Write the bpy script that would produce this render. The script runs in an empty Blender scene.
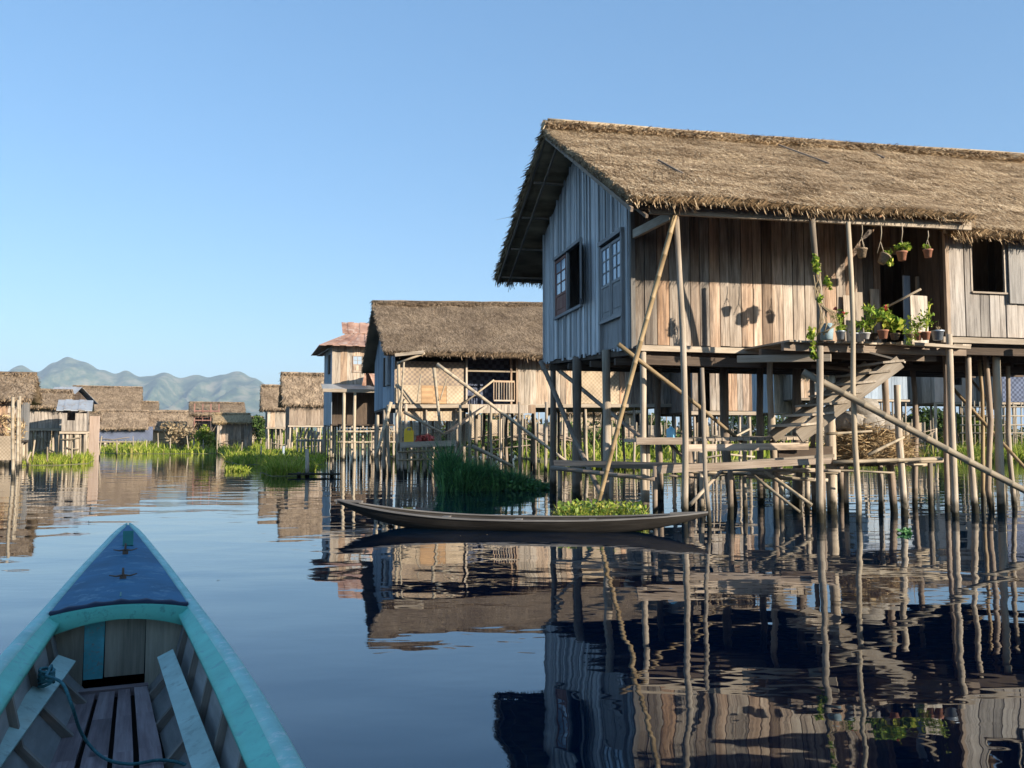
import bpy, math, random
import numpy as np
from mathutils import Vector, noise
random.seed(7); RNG = np.random.default_rng(11)
C = bpy.data.collections.new('place'); bpy.context.scene.collection.children.link(C)
scene = bpy.context.scene
F = 870.0; TH = math.atan(56/870); H = 1.3

# ---------------------------------------------------------------- camera geometry helpers
def P(px, py, Y):
    dx = (px-512)/F; dy = (384-py)/F
    y = math.cos(TH)-dy*math.sin(TH); z = math.sin(TH)+dy*math.cos(TH)
    s = Y/y
    return Vector((dx*s, Y, H+z*s))
def G(px, py, z):
    dx = (px-512)/F; dy = (384-py)/F
    y = math.cos(TH)-dy*math.sin(TH); w = math.sin(TH)+dy*math.cos(TH)
    s = (z-H)/w
    return Vector((dx*s, y*s, z))
def X(px, Y): return P(px, 440, Y).x
def Z(py, Y): return P(512, py, Y).z

# ---------------------------------------------------------------- materials
def nodes(name):
    m = bpy.data.materials.new(name); m.use_nodes = True
    nt = m.node_tree; b = nt.nodes['Principled BSDF']
    return m, nt, b
def N(nt, t, **kw):
    n = nt.nodes.new(t)
    for k, v in kw.items():
        if k.startswith('i_'): n.inputs[k[2:]].default_value = v
        else: setattr(n, k, v)
    return n
def mixc(nt, fac, a, b, mode='MIX'):
    n = nt.nodes.new('ShaderNodeMix'); n.data_type = 'RGBA'; n.blend_type = mode
    for s, v in (('Factor', fac), ('A', a), ('B', b)):
        inp = [i for i in n.inputs if i.name == s and (i.type == 'RGBA' if s != 'Factor' else i.type == 'VALUE')][0]
        if isinstance(v, (int, float)): inp.default_value = v
        elif isinstance(v, (tuple, list)): inp.default_value = (*v[:3], 1)
        else: nt.links.new(v, inp)
    return [o for o in n.outputs if o.type == 'RGBA'][0]
def ramp(nt, src, stops):
    r = nt.nodes.new('ShaderNodeValToRGB')
    while len(r.color_ramp.elements) < len(stops): r.color_ramp.elements.new(.5)
    for e, (p, c) in zip(r.color_ramp.elements, stops):
        e.position = p; e.color = (*c, 1) if isinstance(c, (tuple, list)) else (c, c, c, 1)
    nt.links.new(src, r.inputs[0]); return r.outputs[0]
def math_(nt, op, a, b=None):
    n = nt.nodes.new('ShaderNodeMath'); n.operation = op
    for i, v in enumerate((a, b)):
        if v is None: continue
        if isinstance(v, (int, float)): n.inputs[i].default_value = v
        else: nt.links.new(v, n.inputs[i])
    return n.outputs[0]

def wood(name, cols, rough=.85, streak=1.0, wet=False, bump=.5, stains=None, var=.35, blot=False):
    """weathered timber; cols: dark, mid, light; grain runs along V of the UV map"""
    m, nt, b = nodes(name)
    uv = N(nt, 'ShaderNodeUVMap'); geo = N(nt, 'ShaderNodeNewGeometry')
    mp = N(nt, 'ShaderNodeMapping'); mp.inputs['Scale'].default_value = (38, 1.6, 1)
    nt.links.new(uv.outputs[0], mp.inputs[0])
    n1 = N(nt, 'ShaderNodeTexNoise', i_Scale=1.0, i_Detail=6.0, i_Roughness=.65); nt.links.new(mp.outputs[0], n1.inputs['Vector'])
    mp2 = N(nt, 'ShaderNodeMapping'); mp2.inputs['Scale'].default_value = (5, .9, 1)
    nt.links.new(uv.outputs[0], mp2.inputs[0])
    n2 = N(nt, 'ShaderNodeTexNoise', i_Scale=1.0, i_Detail=5.0, i_Roughness=.6); nt.links.new(mp2.outputs[0], n2.inputs['Vector'])
    g = math_(nt, 'ADD', math_(nt, 'MULTIPLY', n1.outputs[0], .55*streak), math_(nt, 'MULTIPLY', n2.outputs[0], .6))
    col = ramp(nt, g, [(.30, cols[0]), (.55, cols[1]), (.80, cols[2])])
    oi = N(nt, 'ShaderNodeObjectInfo'); rnd = math_(nt, 'FRACT', math_(nt, 'ADD', geo.outputs['Random Per Island'], oi.outputs['Random']))
    v = ramp(nt, rnd, [(0, 1-var), (.5, 1.0), (1, 1+var*.6)])
    col = mixc(nt, 1.0, col, v, 'MULTIPLY')
    if stains:
        w = N(nt, 'ShaderNodeTexWhiteNoise'); w.noise_dimensions = '1D'; nt.links.new(rnd, w.inputs['W'])
        col = mixc(nt, ramp(nt, w.outputs[0], [(.45, 0.0), (.9, .85)]), col, mixc(nt, 1.0, col, stains, 'MULTIPLY'))
    if blot:     # long dark weather streaks running with the boards
        mp3 = N(nt, 'ShaderNodeMapping'); mp3.inputs['Scale'].default_value = (9, .55, 1); nt.links.new(uv.outputs[0], mp3.inputs[0])
        n3 = N(nt, 'ShaderNodeTexNoise', i_Scale=1.0, i_Detail=7.0, i_Roughness=.7, i_Distortion=.4); nt.links.new(mp3.outputs[0], n3.inputs['Vector'])
        col = mixc(nt, ramp(nt, n3.outputs[0], [(.47, 0.0), (.66, .75)]), col, (.06, .05, .045))
        n4 = N(nt, 'ShaderNodeTexNoise', i_Scale=.8, i_Detail=4.0); nt.links.new(geo.outputs['Position'], n4.inputs['Vector'])
        col = mixc(nt, ramp(nt, n4.outputs[0], [(.45, 0.0), (.65, .5)]), col, mixc(nt, 1.0, col, (.85, .95, 1.05), 'MULTIPLY'))
    if wet:
        sp = N(nt, 'ShaderNodeSeparateXYZ'); nt.links.new(geo.outputs['Position'], sp.inputs[0])
        nz = N(nt, 'ShaderNodeTexNoise', i_Scale=4.0, i_Detail=5.0); nt.links.new(geo.outputs['Position'], nz.inputs['Vector'])
        hgt = math_(nt, 'ADD', sp.outputs[2], math_(nt, 'MULTIPLY', nz.outputs[0], -.7)); hgt = math_(nt, 'ADD', hgt, .32)
        f = ramp(nt, hgt, [(.10, 1.0), (.36, 0.0)])
        col = mixc(nt, f, col, (.022, .02, .012))
    nt.links.new(col, b.inputs['Base Color'])
    b.inputs['Roughness'].default_value = rough; b.inputs['Specular IOR Level'].default_value = .25
    bp = N(nt, 'ShaderNodeBump', i_Strength=bump, i_Distance=.01); nt.links.new(n1.outputs[0], bp.inputs['Height']); nt.links.new(bp.outputs[0], b.inputs['Normal'])
    return m

def plain(name, col, rough=.6, noise_=.25, scale=8, metal=0, bump=.0, spec=.4, col2=None, wear=None):
    m, nt, b = nodes(name)
    tc = N(nt, 'ShaderNodeTexCoord')
    n1 = N(nt, 'ShaderNodeTexNoise', i_Scale=float(scale), i_Detail=6.0, i_Roughness=.65); nt.links.new(tc.outputs['Object'], n1.inputs['Vector'])
    c = ramp(nt, n1.outputs[0], [(.3, tuple(x*(1-noise_) for x in col)), (.7, tuple(min(1, x*(1+noise_)) for x in (col2 or col)))])
    if wear:
        n2 = N(nt, 'ShaderNodeTexNoise', i_Scale=float(scale)*3, i_Detail=8.0, i_Roughness=.75); nt.links.new(tc.outputs['Object'], n2.inputs['Vector'])
        c = mixc(nt, ramp(nt, n2.outputs[0], [(.54, 0.0), (.62, .8)]), c, wear)
    nt.links.new(c, b.inputs['Base Color'])
    b.inputs['Roughness'].default_value = rough; b.inputs['Metallic'].default_value = metal; b.inputs['Specular IOR Level'].default_value = spec
    if bump:
        bp = N(nt, 'ShaderNodeBump', i_Strength=bump, i_Distance=.02); nt.links.new(n1.outputs[0], bp.inputs['Height']); nt.links.new(bp.outputs[0], b.inputs['Normal'])
    return m

def island(name, stops, rough=.8, trans=0, big=None, bigscale=.6, spec=.2):
    """colour picked per blade or leaf, with broad patches"""
    m, nt, b = nodes(name)
    geo = N(nt, 'ShaderNodeNewGeometry')
    c = ramp(nt, geo.outputs['Random Per Island'], stops)
    if big:
        n = N(nt, 'ShaderNodeTexNoise', i_Scale=bigscale, i_Detail=5.0, i_Roughness=.6)
        mp = N(nt, 'ShaderNodeMapping'); mp.inputs['Scale'].default_value = big[2] if len(big) > 2 else (1, 1, 1)
        nt.links.new(geo.outputs['Position'], mp.inputs[0]); nt.links.new(mp.outputs[0], n.inputs['Vector'])
        c = mixc(nt, 1.0, c, ramp(nt, n.outputs[0], [(.32, big[0]), (.68, big[1])]), 'MULTIPLY')
    nt.links.new(c, b.inputs['Base Color'])
    b.inputs['Roughness'].default_value = rough; b.inputs['Specular IOR Level'].default_value = spec
    if trans:
        t = N(nt, 'ShaderNodeBsdfTranslucent'); nt.links.new(c, t.inputs[0])
        mx = N(nt, 'ShaderNodeMixShader', i_Fac=trans); out = nt.nodes['Material Output']
        nt.links.new(b.outputs[0], mx.inputs[1]); nt.links.new(t.outputs[0], mx.inputs[2]); nt.links.new(mx.outputs[0], out.inputs[0])
    return m

M = {}
M['grey_planks'] = wood('grey weathered planks', [(.10, .092, .085), (.24, .225, .205), (.40, .375, .34)], wet=False, var=.45)
M['gable_planks'] = wood('silvery gable boards', [(.27, .275, .275), (.60, .605, .60), (.78, .78, .76)], var=.4)
M['warm_planks'] = wood('brown front boards', [(.06, .045, .034), (.33, .265, .205), (.62, .54, .445)], var=.5, stains=(1.15, .84, .62), blot=True)
M['pale_planks'] = wood('pale boards', [(.2, .155, .12), (.47, .39, .30), (.64, .56, .46)], var=.35, stains=(1.05, .85, .7), blot=True)
M['tan_planks'] = wood('tan grey boards', [(.12, .10, .085), (.35, .30, .25), (.55, .485, .41)], var=.35, blot=True)
M['dark_wood'] = wood('dark timber', [(.035, .026, .02), (.085, .062, .045), (.16, .12, .09)])
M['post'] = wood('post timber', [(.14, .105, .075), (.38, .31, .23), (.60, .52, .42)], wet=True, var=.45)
M['dark_post'] = wood('shaded post timber', [(.10, .075, .055), (.26, .20, .15), (.44, .36, .28)], wet=True, var=.3)  # darker post colour with shade put into it, reused for other dark timber
M['bamboo'] = wood('golden bamboo', [(.22, .15, .08), (.42, .31, .17), (.60, .47, .30)], rough=.5, wet=True, streak=.4, bump=.1)
M['pale_bamboo'] = wood('dry bamboo', [(.28, .22, .15), (.50, .42, .30), (.66, .58, .45)], rough=.6, wet=True, streak=.4, bump=.1)
M['beam'] = wood('pale beam', [(.17, .13, .095), (.38, .31, .23), (.56, .48, .38)], var=.3)
M['canoe'] = wood('canoe timber', [(.015, .012, .010), (.035, .03, .025), (.09, .08, .07)], var=.15)
M['canoe_rim'] = wood('canoe rim timber', [(.06, .055, .05), (.15, .14, .13), (.28, .27, .25)], var=.15)
st = (.35, 1.0, (.35, .35, 2.2))
M['thatch'] = island('thatch', [(0, (.09, .055, .03)), (.3, (.36, .26, .155)), (.7, (.62, .475, .30)), (1, (.88, .74, .52))], rough=.9, big=((.45, .39, .34), (1.15, 1.12, 1.08), (.5, .5, 3.0)), bigscale=2.0, spec=.1)
M['thatch_far'] = island('old thatch', [(0, (.11, .08, .055)), (.5, (.28, .215, .15)), (1, (.46, .36, .26))], rough=.9, big=((.66, .62, .58), (1.12, 1.08, 1.0), (1.3, 1.3, .5)), bigscale=.8, spec=.1)
M['straw'] = island('dry straw', [(0, (.22, .14, .07)), (.5, (.42, .30, .16)), (1, (.62, .47, .27))], rough=.9)
M['grass'] = island('bright reeds', [(0, (.12, .19, .02)), (.5, (.30, .40, .045)), (.85, (.48, .50, .10)), (1, (.50, .40, .18))], rough=.6, trans=.35, big=((.65, .7, .6), (1.2, 1.1, 1.0)), bigscale=.3)
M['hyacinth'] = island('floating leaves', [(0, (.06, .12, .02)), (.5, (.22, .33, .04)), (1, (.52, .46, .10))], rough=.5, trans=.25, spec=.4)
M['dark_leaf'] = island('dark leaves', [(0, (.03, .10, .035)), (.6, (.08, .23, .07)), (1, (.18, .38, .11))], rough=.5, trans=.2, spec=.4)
M['leaf'] = island('pot leaves', [(0, (.10, .18, .02)), (.55, (.26, .38, .05)), (1, (.62, .60, .10))], rough=.5, trans=.3)
M['tree_leaf'] = island('tree leaves', [(0, (.03, .06, .015)), (1, (.10, .16, .035))], rough=.7, trans=.25)
M['dry_leaf'] = island('dry twigs', [(0, (.2, .14, .08)), (1, (.42, .33, .2))], rough=.9)
M['flower'] = plain('red petals', (.6, .12, .09), .6)
M['terracotta'] = plain('terracotta', (.45, .2, .12), .8, .2, 20)
M['coir'] = plain('coconut husk', (.3, .22, .14), .95, .4, 30, bump=.6)
M['zinc'] = plain('zinc', (.42, .46, .5), .45, .2, 12, metal=.6)
M['glass'] = plain('window glass', (.32, .40, .48), .08, .1, 3, spec=.9)
M['frame'] = wood('window timber', [(.16, .15, .14), (.33, .32, .31), (.46, .45, .43)], var=.15)
M['red_frame'] = wood('reddish window timber', [(.12, .05, .04), (.26, .13, .10), (.38, .24, .2)], var=.15)
M['black'] = plain('dark interior black', (.02, .017, .015), .95, .3, 5, spec=.05)  # near-black standing in for the darkness of enclosed spaces
M['teal'] = plain('turquoise boat paint', (.14, .53, .44), .6, .14, 5, wear=(.13, .38, .36), spec=.35, bump=.06)
M['teal_pale'] = plain('chalky turquoise paint', (.32, .60, .55), .7, .15, 6, wear=(.62, .70, .66), bump=.15)
M['teal_dark'] = plain('dark green block paint', (.02, .19, .17), .5, .2, 9)
M['deck'] = plain('blue deck paint', (.030, .135, .245), .65, .3, 2.2, wear=(.12, .25, .34), spec=.15, bump=.05)
M['hull_in'] = wood('inner hull boards', [(.10, .10, .095), (.25, .245, .235), (.42, .41, .40)], var=.2)
M['rib'] = wood('rib timber', [(.09, .075, .06), (.22, .195, .17), (.38, .34, .30)], var=.2)
M['floor'] = wood('floor boards', [(.07, .05, .05), (.24, .18, .185), (.44, .36, .36)], var=.3, bump=.8)
M['bulk'] = wood('bulkhead boards', [(.10, .10, .075), (.36, .34, .27), (.62, .58, .46)], var=.25, bump=.8)
M['cyan_board'] = plain('flaking cyan paint', (.10, .42, .48), .6, .2, 14, wear=(.2, .24, .22), bump=.3)
M['rope'] = plain('blue green rope', (.04, .15, .17), .8, .4, 60)
M['blue_cloth'] = plain('pale blue plastic', (.2, .5, .68), .4, .15, 4)
M['blue_tarp'] = plain('dark blue tarpaulin', (.03, .08, .22), .5, .5, .9, col2=(.12, .2, .4))
M['yellow'] = plain('yellow plastic', (.75, .48, .02), .35, .1, 5)
M['red'] = plain('faded red cloth', (.5, .1, .08), .7, .3, 6)
M['rust'] = plain('rusted roof sheet', (.24, .11, .07), .7, .35, .8, col2=(.40, .25, .18), wear=(.45, .36, .3))
M['tin'] = plain('grey roof sheet', (.40, .42, .43), .5, .2, .9, metal=.3, wear=(.35, .27, .2))
M['blue_wall'] = wood('blue grey boards', [(.2, .25, .3), (.34, .4, .46), (.46, .52, .57)], var=.2)
M['pink_wall'] = wood('pinkish boards', [(.35, .24, .19), (.55, .42, .34), (.66, .54, .45)], var=.2)
M['soil'] = plain('muddy bank', (.09, .075, .045), .95, .4, 1)
def mat_woven(name, a, b_, s=(7, 7)):
    m, nt, b = nodes(name)
    uv = N(nt, 'ShaderNodeUVMap'); mp = N(nt, 'ShaderNodeMapping'); mp.inputs['Scale'].default_value = (s[0], s[1], 1); mp.inputs['Rotation'].default_value = (0, 0, .0)
    nt.links.new(uv.outputs[0], mp.inputs[0])
    ck = N(nt, 'ShaderNodeTexChecker', i_Scale=1.0); nt.links.new(mp.outputs[0], ck.inputs[0])
    n = N(nt, 'ShaderNodeTexNoise', i_Scale=1.3, i_Detail=5.0); nt.links.new(uv.outputs[0], n.inputs['Vector'])
    c = mixc(nt, ck.outputs[1], a, b_)
    c = mixc(nt, 1.0, c, ramp(nt, n.outputs[0], [(.3, (.7, .66, .62)), (.7, (1.15, 1.1, 1.05))]), 'MULTIPLY')
    nt.links.new(c, b.inputs['Base Color']); b.inputs['Roughness'].default_value = .85; b.inputs['Specular IOR Level'].default_value = .2
    return m
M['mat'] = mat_woven('woven bamboo matting', (.42, .34, .25), (.27, .225, .19), (10, 11))  # darker matting with the eave's shade put into its colour
M['mat_pale'] = mat_woven('pale woven bamboo matting', (.54, .45, .33), (.43, .35, .25), (12, 12))
M['mat_orange'] = mat_woven('orange board matting', (.52, .35, .2), (.42, .28, .16), (1.2, 9))
M['mat_blue'] = mat_woven('blue grey matting', (.16, .2, .3), (.08, .1, .16), (6, 6))

# ---------------------------------------------------------------- mesh builder
ORG = {}
class MB:
    def __init__(s): s.v = []; s.f = []; s.uv = []; s.sm = []; s.arr = []
    def quad(s, a, b, c, d, uv=None, smooth=False):
        i = len(s.v); s.v += [tuple(a), tuple(b), tuple(c), tuple(d)]; s.f.append((i, i+1, i+2, i+3)); s.sm.append(smooth)
        s.uv.append(uv or ((0, 0), (1, 0), (1, 1), (0, 1)))
    def hexa(s, p, u0=None):
        """p: 8 corners, 0-3 one end (loop), 4-7 the other end; grain runs from end to end"""
        i = len(s.v); s.v += [tuple(q) for q in p]
        L = (Vector(p[4])-Vector(p[0])).length; o = random.random()*50; q = random.random()*50
        w = [(Vector(p[(k+1) % 4])-Vector(p[k])).length for k in range(4)]
        acc = 0
        for k in range(4):
            k2 = (k+1) % 4
            s.f.append((i+k, i+k2, i+4+k2, i+4+k)); s.uv.append(((o+acc, q), (o+acc+w[k], q), (o+acc+w[k], q+L), (o+acc, q+L))); acc += w[k]; s.sm.append(False)
        s.f.append((i+3, i+2, i+1, i)); s.uv.append(((o, q), (o+w[0], q), (o+w[0], q+w[1]), (o, q+w[1]))); s.sm.append(False)
        s.f.append((i+4, i+5, i+6, i+7)); s.uv.append(((o, q), (o+w[0], q), (o+w[0], q+w[1]), (o, q+w[1]))); s.sm.append(False)
        return s
    def bar(s, a, b, w, h, up=(0, 0, 1), jit=0):
        a = Vector(a); b = Vector(b); d = (b-a).normalized(); up = Vector(up)
        if abs(d.dot(up)) > .95: up = Vector((0, 1, 0)) if abs(d.y) < .9 else Vector((1, 0, 0))
        x = d.cross(up).normalized()*w/2; y = x.cross(d).normalized()*h/2
        J = lambda: Vector([random.uniform(-jit, jit) for _ in range(3)]) if jit else Vector((0, 0, 0))
        return s.hexa([a-x-y+J(), a+x-y+J(), a+x+y+J(), a-x+y+J(), b-x-y+J(), b+x-y+J(), b+x+y+J(), b-x+y+J()])
    def box(s, lo, hi):
        (x0, y0, z0), (x1, y1, z1) = lo, hi
        return s.hexa([(x0, y0, z0), (x1, y0, z0), (x1, y1, z0), (x0, y1, z0), (x0, y0, z1), (x1, y0, z1), (x1, y1, z1), (x0, y1, z1)])
    def tube(s, pts, r, seg=8, caps=True):
        pts = [Vector(p) for p in pts]; n = len(pts)
        if not isinstance(r, (list, tuple)): r = [r]*n
        base = len(s.v); o = random.random()*50; acc = 0; L = [0]
        for k in range(1, n): acc += (pts[k]-pts[k-1]).length; L.append(acc)
        ref = None
        for k, p in enumerate(pts):
            d = (pts[min(k+1, n-1)]-pts[max(k-1, 0)]).normalized()
            if ref is None: ref = d.cross(Vector((.3, .5, .81))).normalized()
            x = (ref-d*ref.dot(d)).normalized(); ref = x; y = d.cross(x)
            for j in range(seg):
                an = 2*math.pi*j/seg; s.v.append(tuple(p+(x*math.cos(an)+y*math.sin(an))*r[k]))
        for k in range(n-1):
            c = 2*math.pi*r[k]
            for j in range(seg):
                j2 = (j+1) % seg; a = base+k*seg
                s.f.append((a+j, a+j2, a+seg+j2, a+seg+j)); s.sm.append(True)
                u0 = o+c*j/seg; u1 = o+c*(j+1)/seg
                s.uv.append(((u0, L[k]), (u1, L[k]), (u1, L[k+1]), (u0, L[k+1])))
        if caps:
            for a, rev in ((base, True), (base+(n-1)*seg, False)):
                idx = list(range(a, a+seg)); idx = idx[::-1] if rev else idx
                s.f.append(tuple(idx)); s.sm.append(False); s.uv.append(tuple((o+math.cos(t)*.02, math.sin(t)*.02) for t in range(seg)))
        return s
    def lathe(s, c, prof, seg=14, sx=1, sy=1):
        c = Vector(c); base = len(s.v)
        for (r, z) in prof:
            for j in range(seg):
                an = 2*math.pi*j/seg; s.v.append((c.x+r*sx*math.cos(an), c.y+r*sy*math.sin(an), c.z+z))
        for k in range(len(prof)-1):
            for j in range(seg):
                j2 = (j+1) % seg; a = base+k*seg
                s.f.append((a+j, a+j2, a+seg+j2, a+seg+j)); s.sm.append(True)
                s.uv.append(((j/seg, k*.1), ((j+1)/seg, k*.1), ((j+1)/seg, k*.1+.1), (j/seg, k*.1+.1)))
        return s
    def quads(s, A):
        """A: (n,4,3) numpy array of free quads"""
        s.arr.append(np.asarray(A, dtype=np.float64)); return s
    def build(s, name, mat, parent=None, org=None):
        nv = len(s.v); V = np.array(s.v, dtype=np.float64).reshape(-1, 3)
        faces = s.f
        li = np.array([x for f in faces for x in f], dtype=np.int32)
        lt = np.array([len(f) for f in faces], dtype=np.int32)
        uv = np.array([x for u in s.uv for x in u], dtype=np.float64).reshape(-1, 2)
        sm = np.array(s.sm, dtype=bool)
        if s.arr:
            A = np.concatenate(s.arr); n = len(A)
            V = np.concatenate([V, A.reshape(-1, 3)])
            li = np.concatenate([li, np.arange(n*4, dtype=np.int32)+nv]); lt = np.concatenate([lt, np.full(n, 4, np.int32)])
            uv = np.concatenate([uv, np.tile(np.array([[0, 0], [.03, 0], [.03, .3], [0, .3]]), (n, 1))]); sm = np.concatenate([sm, np.zeros(n, bool)])
        po = ORG[parent.name] if parent is not None else None
        if parent is not None: base = po; loc = Vector((0, 0, 0))
        else:
            base = Vector(org) if org is not None else Vector(((V[:, 0].min()+V[:, 0].max())/2, (V[:, 1].min()+V[:, 1].max())/2, V[:, 2].min()))
            loc = base
        V = V-np.array(base)
        me = bpy.data.meshes.new(name); me.vertices.add(len(V)); me.vertices.foreach_set('co', V.astype(np.float32).ravel())
        me.loops.add(len(li)); me.loops.foreach_set('vertex_index', li)
        me.polygons.add(len(lt)); me.polygons.foreach_set('loop_start', (np.cumsum(lt)-lt).astype(np.int32))
        me.polygons.foreach_set('use_smooth', sm)
        ul = me.uv_layers.new(name='UVMap'); ul.data.foreach_set('uv', uv.astype(np.float32).ravel())
        me.materials.append(mat if not isinstance(mat, str) else M[mat]); me.update(calc_edges=True); me.validate()
        o = bpy.data.objects.new(name, me); C.objects.link(o); o.location = loc
        if parent is not None: o.parent = parent
        ORG[o.name] = base
        return o

def tag(o, label=None, cat=None, group=None, kind=None):
    if label: o['label'] = label
    if cat: o['category'] = cat
    if group: o['group'] = group
    if kind: o['kind'] = kind
    return o
def thing(name, loc, label, cat, group=None):
    o = bpy.data.objects.new(name, None); C.objects.link(o); o.location = loc; o.empty_display_size = .3
    ORG[o.name] = Vector(loc); return tag(o, label, cat, group)
def copy_tree(o, loc, label, parent=None):
    c = o.copy(); C.objects.link(c)
    if parent is None: c.location = loc; c['label'] = label
    else: c.parent = parent
    for ch in list(o.children): copy_tree(ch, None, None, c)
    return c

# ---------------------------------------------------------------- vegetation and straw helpers
def blade_quads(p, d, side, ln, w, tip=.35):
    w = w[:, None]; ln = ln[:, None]
    e = p+d*ln
    return np.stack([p-side*w/2, p+side*w/2, e+side*w*tip/2, e-side*w*tip/2], axis=1)
def norm(a): return a/np.maximum(np.linalg.norm(a, axis=-1, keepdims=True), 1e-9)
def lerp2(A, B, Cc, D, a, b):
    """a along (left to right), b from ridge (0) to eave (1)"""
    a = a[:, None]; b = b[:, None]
    return (A*(1-a)+B*a)*(1-b)+(D*(1-a)+Cc*a)*b
def wavy(a, b, s1, seed):
    return np.array([noise.noise(Vector((x*s1, y*s1, seed))) for x, y in zip(a, b)])

FR = [1.0]
def thatch(mb, A, B, Cc, D, thick=.22, dens=300, bl=(.2, .5), bw=(.012, .03), fringe=60, seed=1, sag=.06, rough=.05, flip=False):
    """one roof slope: ridge A-B, eave D-C"""
    A, B, Cc, D = [np.array(q, dtype=float) for q in (A, B, Cc, D)]
    S = norm(B-A); Dn = norm((D+Cc)/2-(A+B)/2); Nn = norm(np.cross(S, Dn))
    if Nn[2] < 0: Nn = -Nn
    L = np.linalg.norm(B-A); W = np.linalg.norm(D-A)
    nu = max(6, int(L/.35)); nv = max(4, int(W/.35))
    def top(a, b):
        p = lerp2(A, B, Cc, D, a, b)
        h = np.array([noise.noise(Vector((x*L*.9, y*W*.9, seed)))*rough+noise.noise(Vector((x*L*.28, y*W*.3, seed+9)))*sag for x, y in zip(a, b)])
        return p+Nn*h[:, None]
    aa, bb = np.meshgrid(np.linspace(0, 1, nu+1), np.linspace(0, 1, nv+1), indexing='ij')
    T = top(aa.ravel(), bb.ravel()); Bt = lerp2(A, B, Cc, D, aa.ravel(), bb.ravel())-Nn*thick
    i0 = len(mb.v); n = (nu+1)*(nv+1)
    mb.v += [tuple(x) for x in T]+[tuple(x) for x in Bt]
    def idx(i, j, lo=0): return i0+lo*n+i*(nv+1)+j
    def face(*f): mb.f.append(f); mb.sm.append(True); mb.uv.append(tuple((0, 0) for _ in f))
    for i in range(nu):
        for j in range(nv):
            face(idx(i, j), idx(i, j+1), idx(i+1, j+1), idx(i+1, j)); face(idx(i, j, 1), idx(i+1, j, 1), idx(i+1, j+1, 1), idx(i, j+1, 1))
        face(idx(i, 0), idx(i+1, 0), idx(i+1, 0, 1), idx(i, 0, 1)); face(idx(i, nv), idx(i, nv, 1), idx(i+1, nv, 1), idx(i+1, nv))
    for j in range(nv):
        face(idx(0, j), idx(0, j, 1), idx(0, j+1, 1), idx(0, j+1)); face(idx(nu, j), idx(nu, j+1), idx(nu, j+1, 1), idx(nu, j, 1))
    k = int(L*W*dens)
    a = RNG.random(k); b = RNG.random(k)**.95
    # straw lies in courses, so lengthwise bands of butts show
    p = top(a, b)+Nn*RNG.uniform(.0, .035, k)[:, None]
    ph = RNG.normal(0, .42, k)
    d = norm(Dn*np.cos(ph)[:, None]+S*np.sin(ph)[:, None]+Nn*RNG.uniform(-.03, .08, k)[:, None])
    side = norm(np.cross(d, Nn))
    mb.quads(blade_quads(p, d, side, RNG.uniform(*bl, k), RNG.uniform(*bw, k)))
    # eave fringe
    k = int(L*fringe*3)
    a = RNG.random(k); b = RNG.uniform(.965, 1.0, k)
    p = top(a, b)-Nn*(RNG.random(k)*thick)[:, None]
    cl = .55+.9*np.abs(wavy(a*L, a*0, 1.7, seed+3))+.5*np.abs(wavy(a*L, a*0, 6, seed+5))
    d = norm(Dn*.8+S*RNG.normal(0, .3, k)[:, None]+np.array([0, 0, -1])*RNG.uniform(.1, 1.1, k)[:, None])
    side = norm(np.cross(d, Nn+RNG.normal(0, .5, (k, 3))))
    mb.quads(blade_quads(p, d, side, RNG.uniform(max(.05, bl[0]*.3), max(.24, bl[1]*.62), k)*cl, RNG.uniform(*bw, k)*1.3))
    # verges
    for e, sg in ((0, -1), (1, 1)):
        k = int(W*fringe*2); b = RNG.random(k); a = np.full(k, float(e))
        p = top(a, b)-Nn*(RNG.random(k)*thick)[:, None]
        d = norm(Dn*.9+S*sg*RNG.uniform(.0, .7, k)[:, None]+Nn*RNG.normal(0, .2, k)[:, None])
        side = norm(np.cross(d, Nn+RNG.normal(0, .6, (k, 3))))
        mb.quads(blade_quads(p, d, side, RNG.uniform(bl[0]*.3, bl[1]*.5, k), RNG.uniform(*bw, k)*1.2))
def ridge_cap(mb, A, B, r=.16, dens=200, bl=(.2, .45), bw=(.012, .03), seed=2):
    A = np.array(A, float); B = np.array(B, float); S = norm(B-A); L = np.linalg.norm(B-A)
    n = max(5, int(L/.6)); pts = [A+(B-A)*i/n+np.array([0, 0, .02+noise.noise(Vector((i*.7, seed, 0)))*.035]) for i in range(n+1)]
    mb.tube(pts, r, 8)
    k = int(L*dens); a = RNG.random(k)
    an = RNG.uniform(-1.5, 1.5, k); O = norm(np.cross(S, [0, 0, 1]))
    rad = O*np.sin(an)[:, None]+np.array([0, 0, 1])*np.cos(an)[:, None]
    p = A+(B-A)*a[:, None]+rad*r*1.02
    d = norm(O*np.sign(an)[:, None]*.9+np.array([0, 0, -1])*RNG.uniform(.1, 1.0, k)[:, None]+S*RNG.normal(0, .5, k)[:, None]+rad*.03)
    mb.quads(blade_quads(p, d, norm(np.cross(d, rad)), RNG.uniform(*bl, k), RNG.uniform(*bw, k)))

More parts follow.
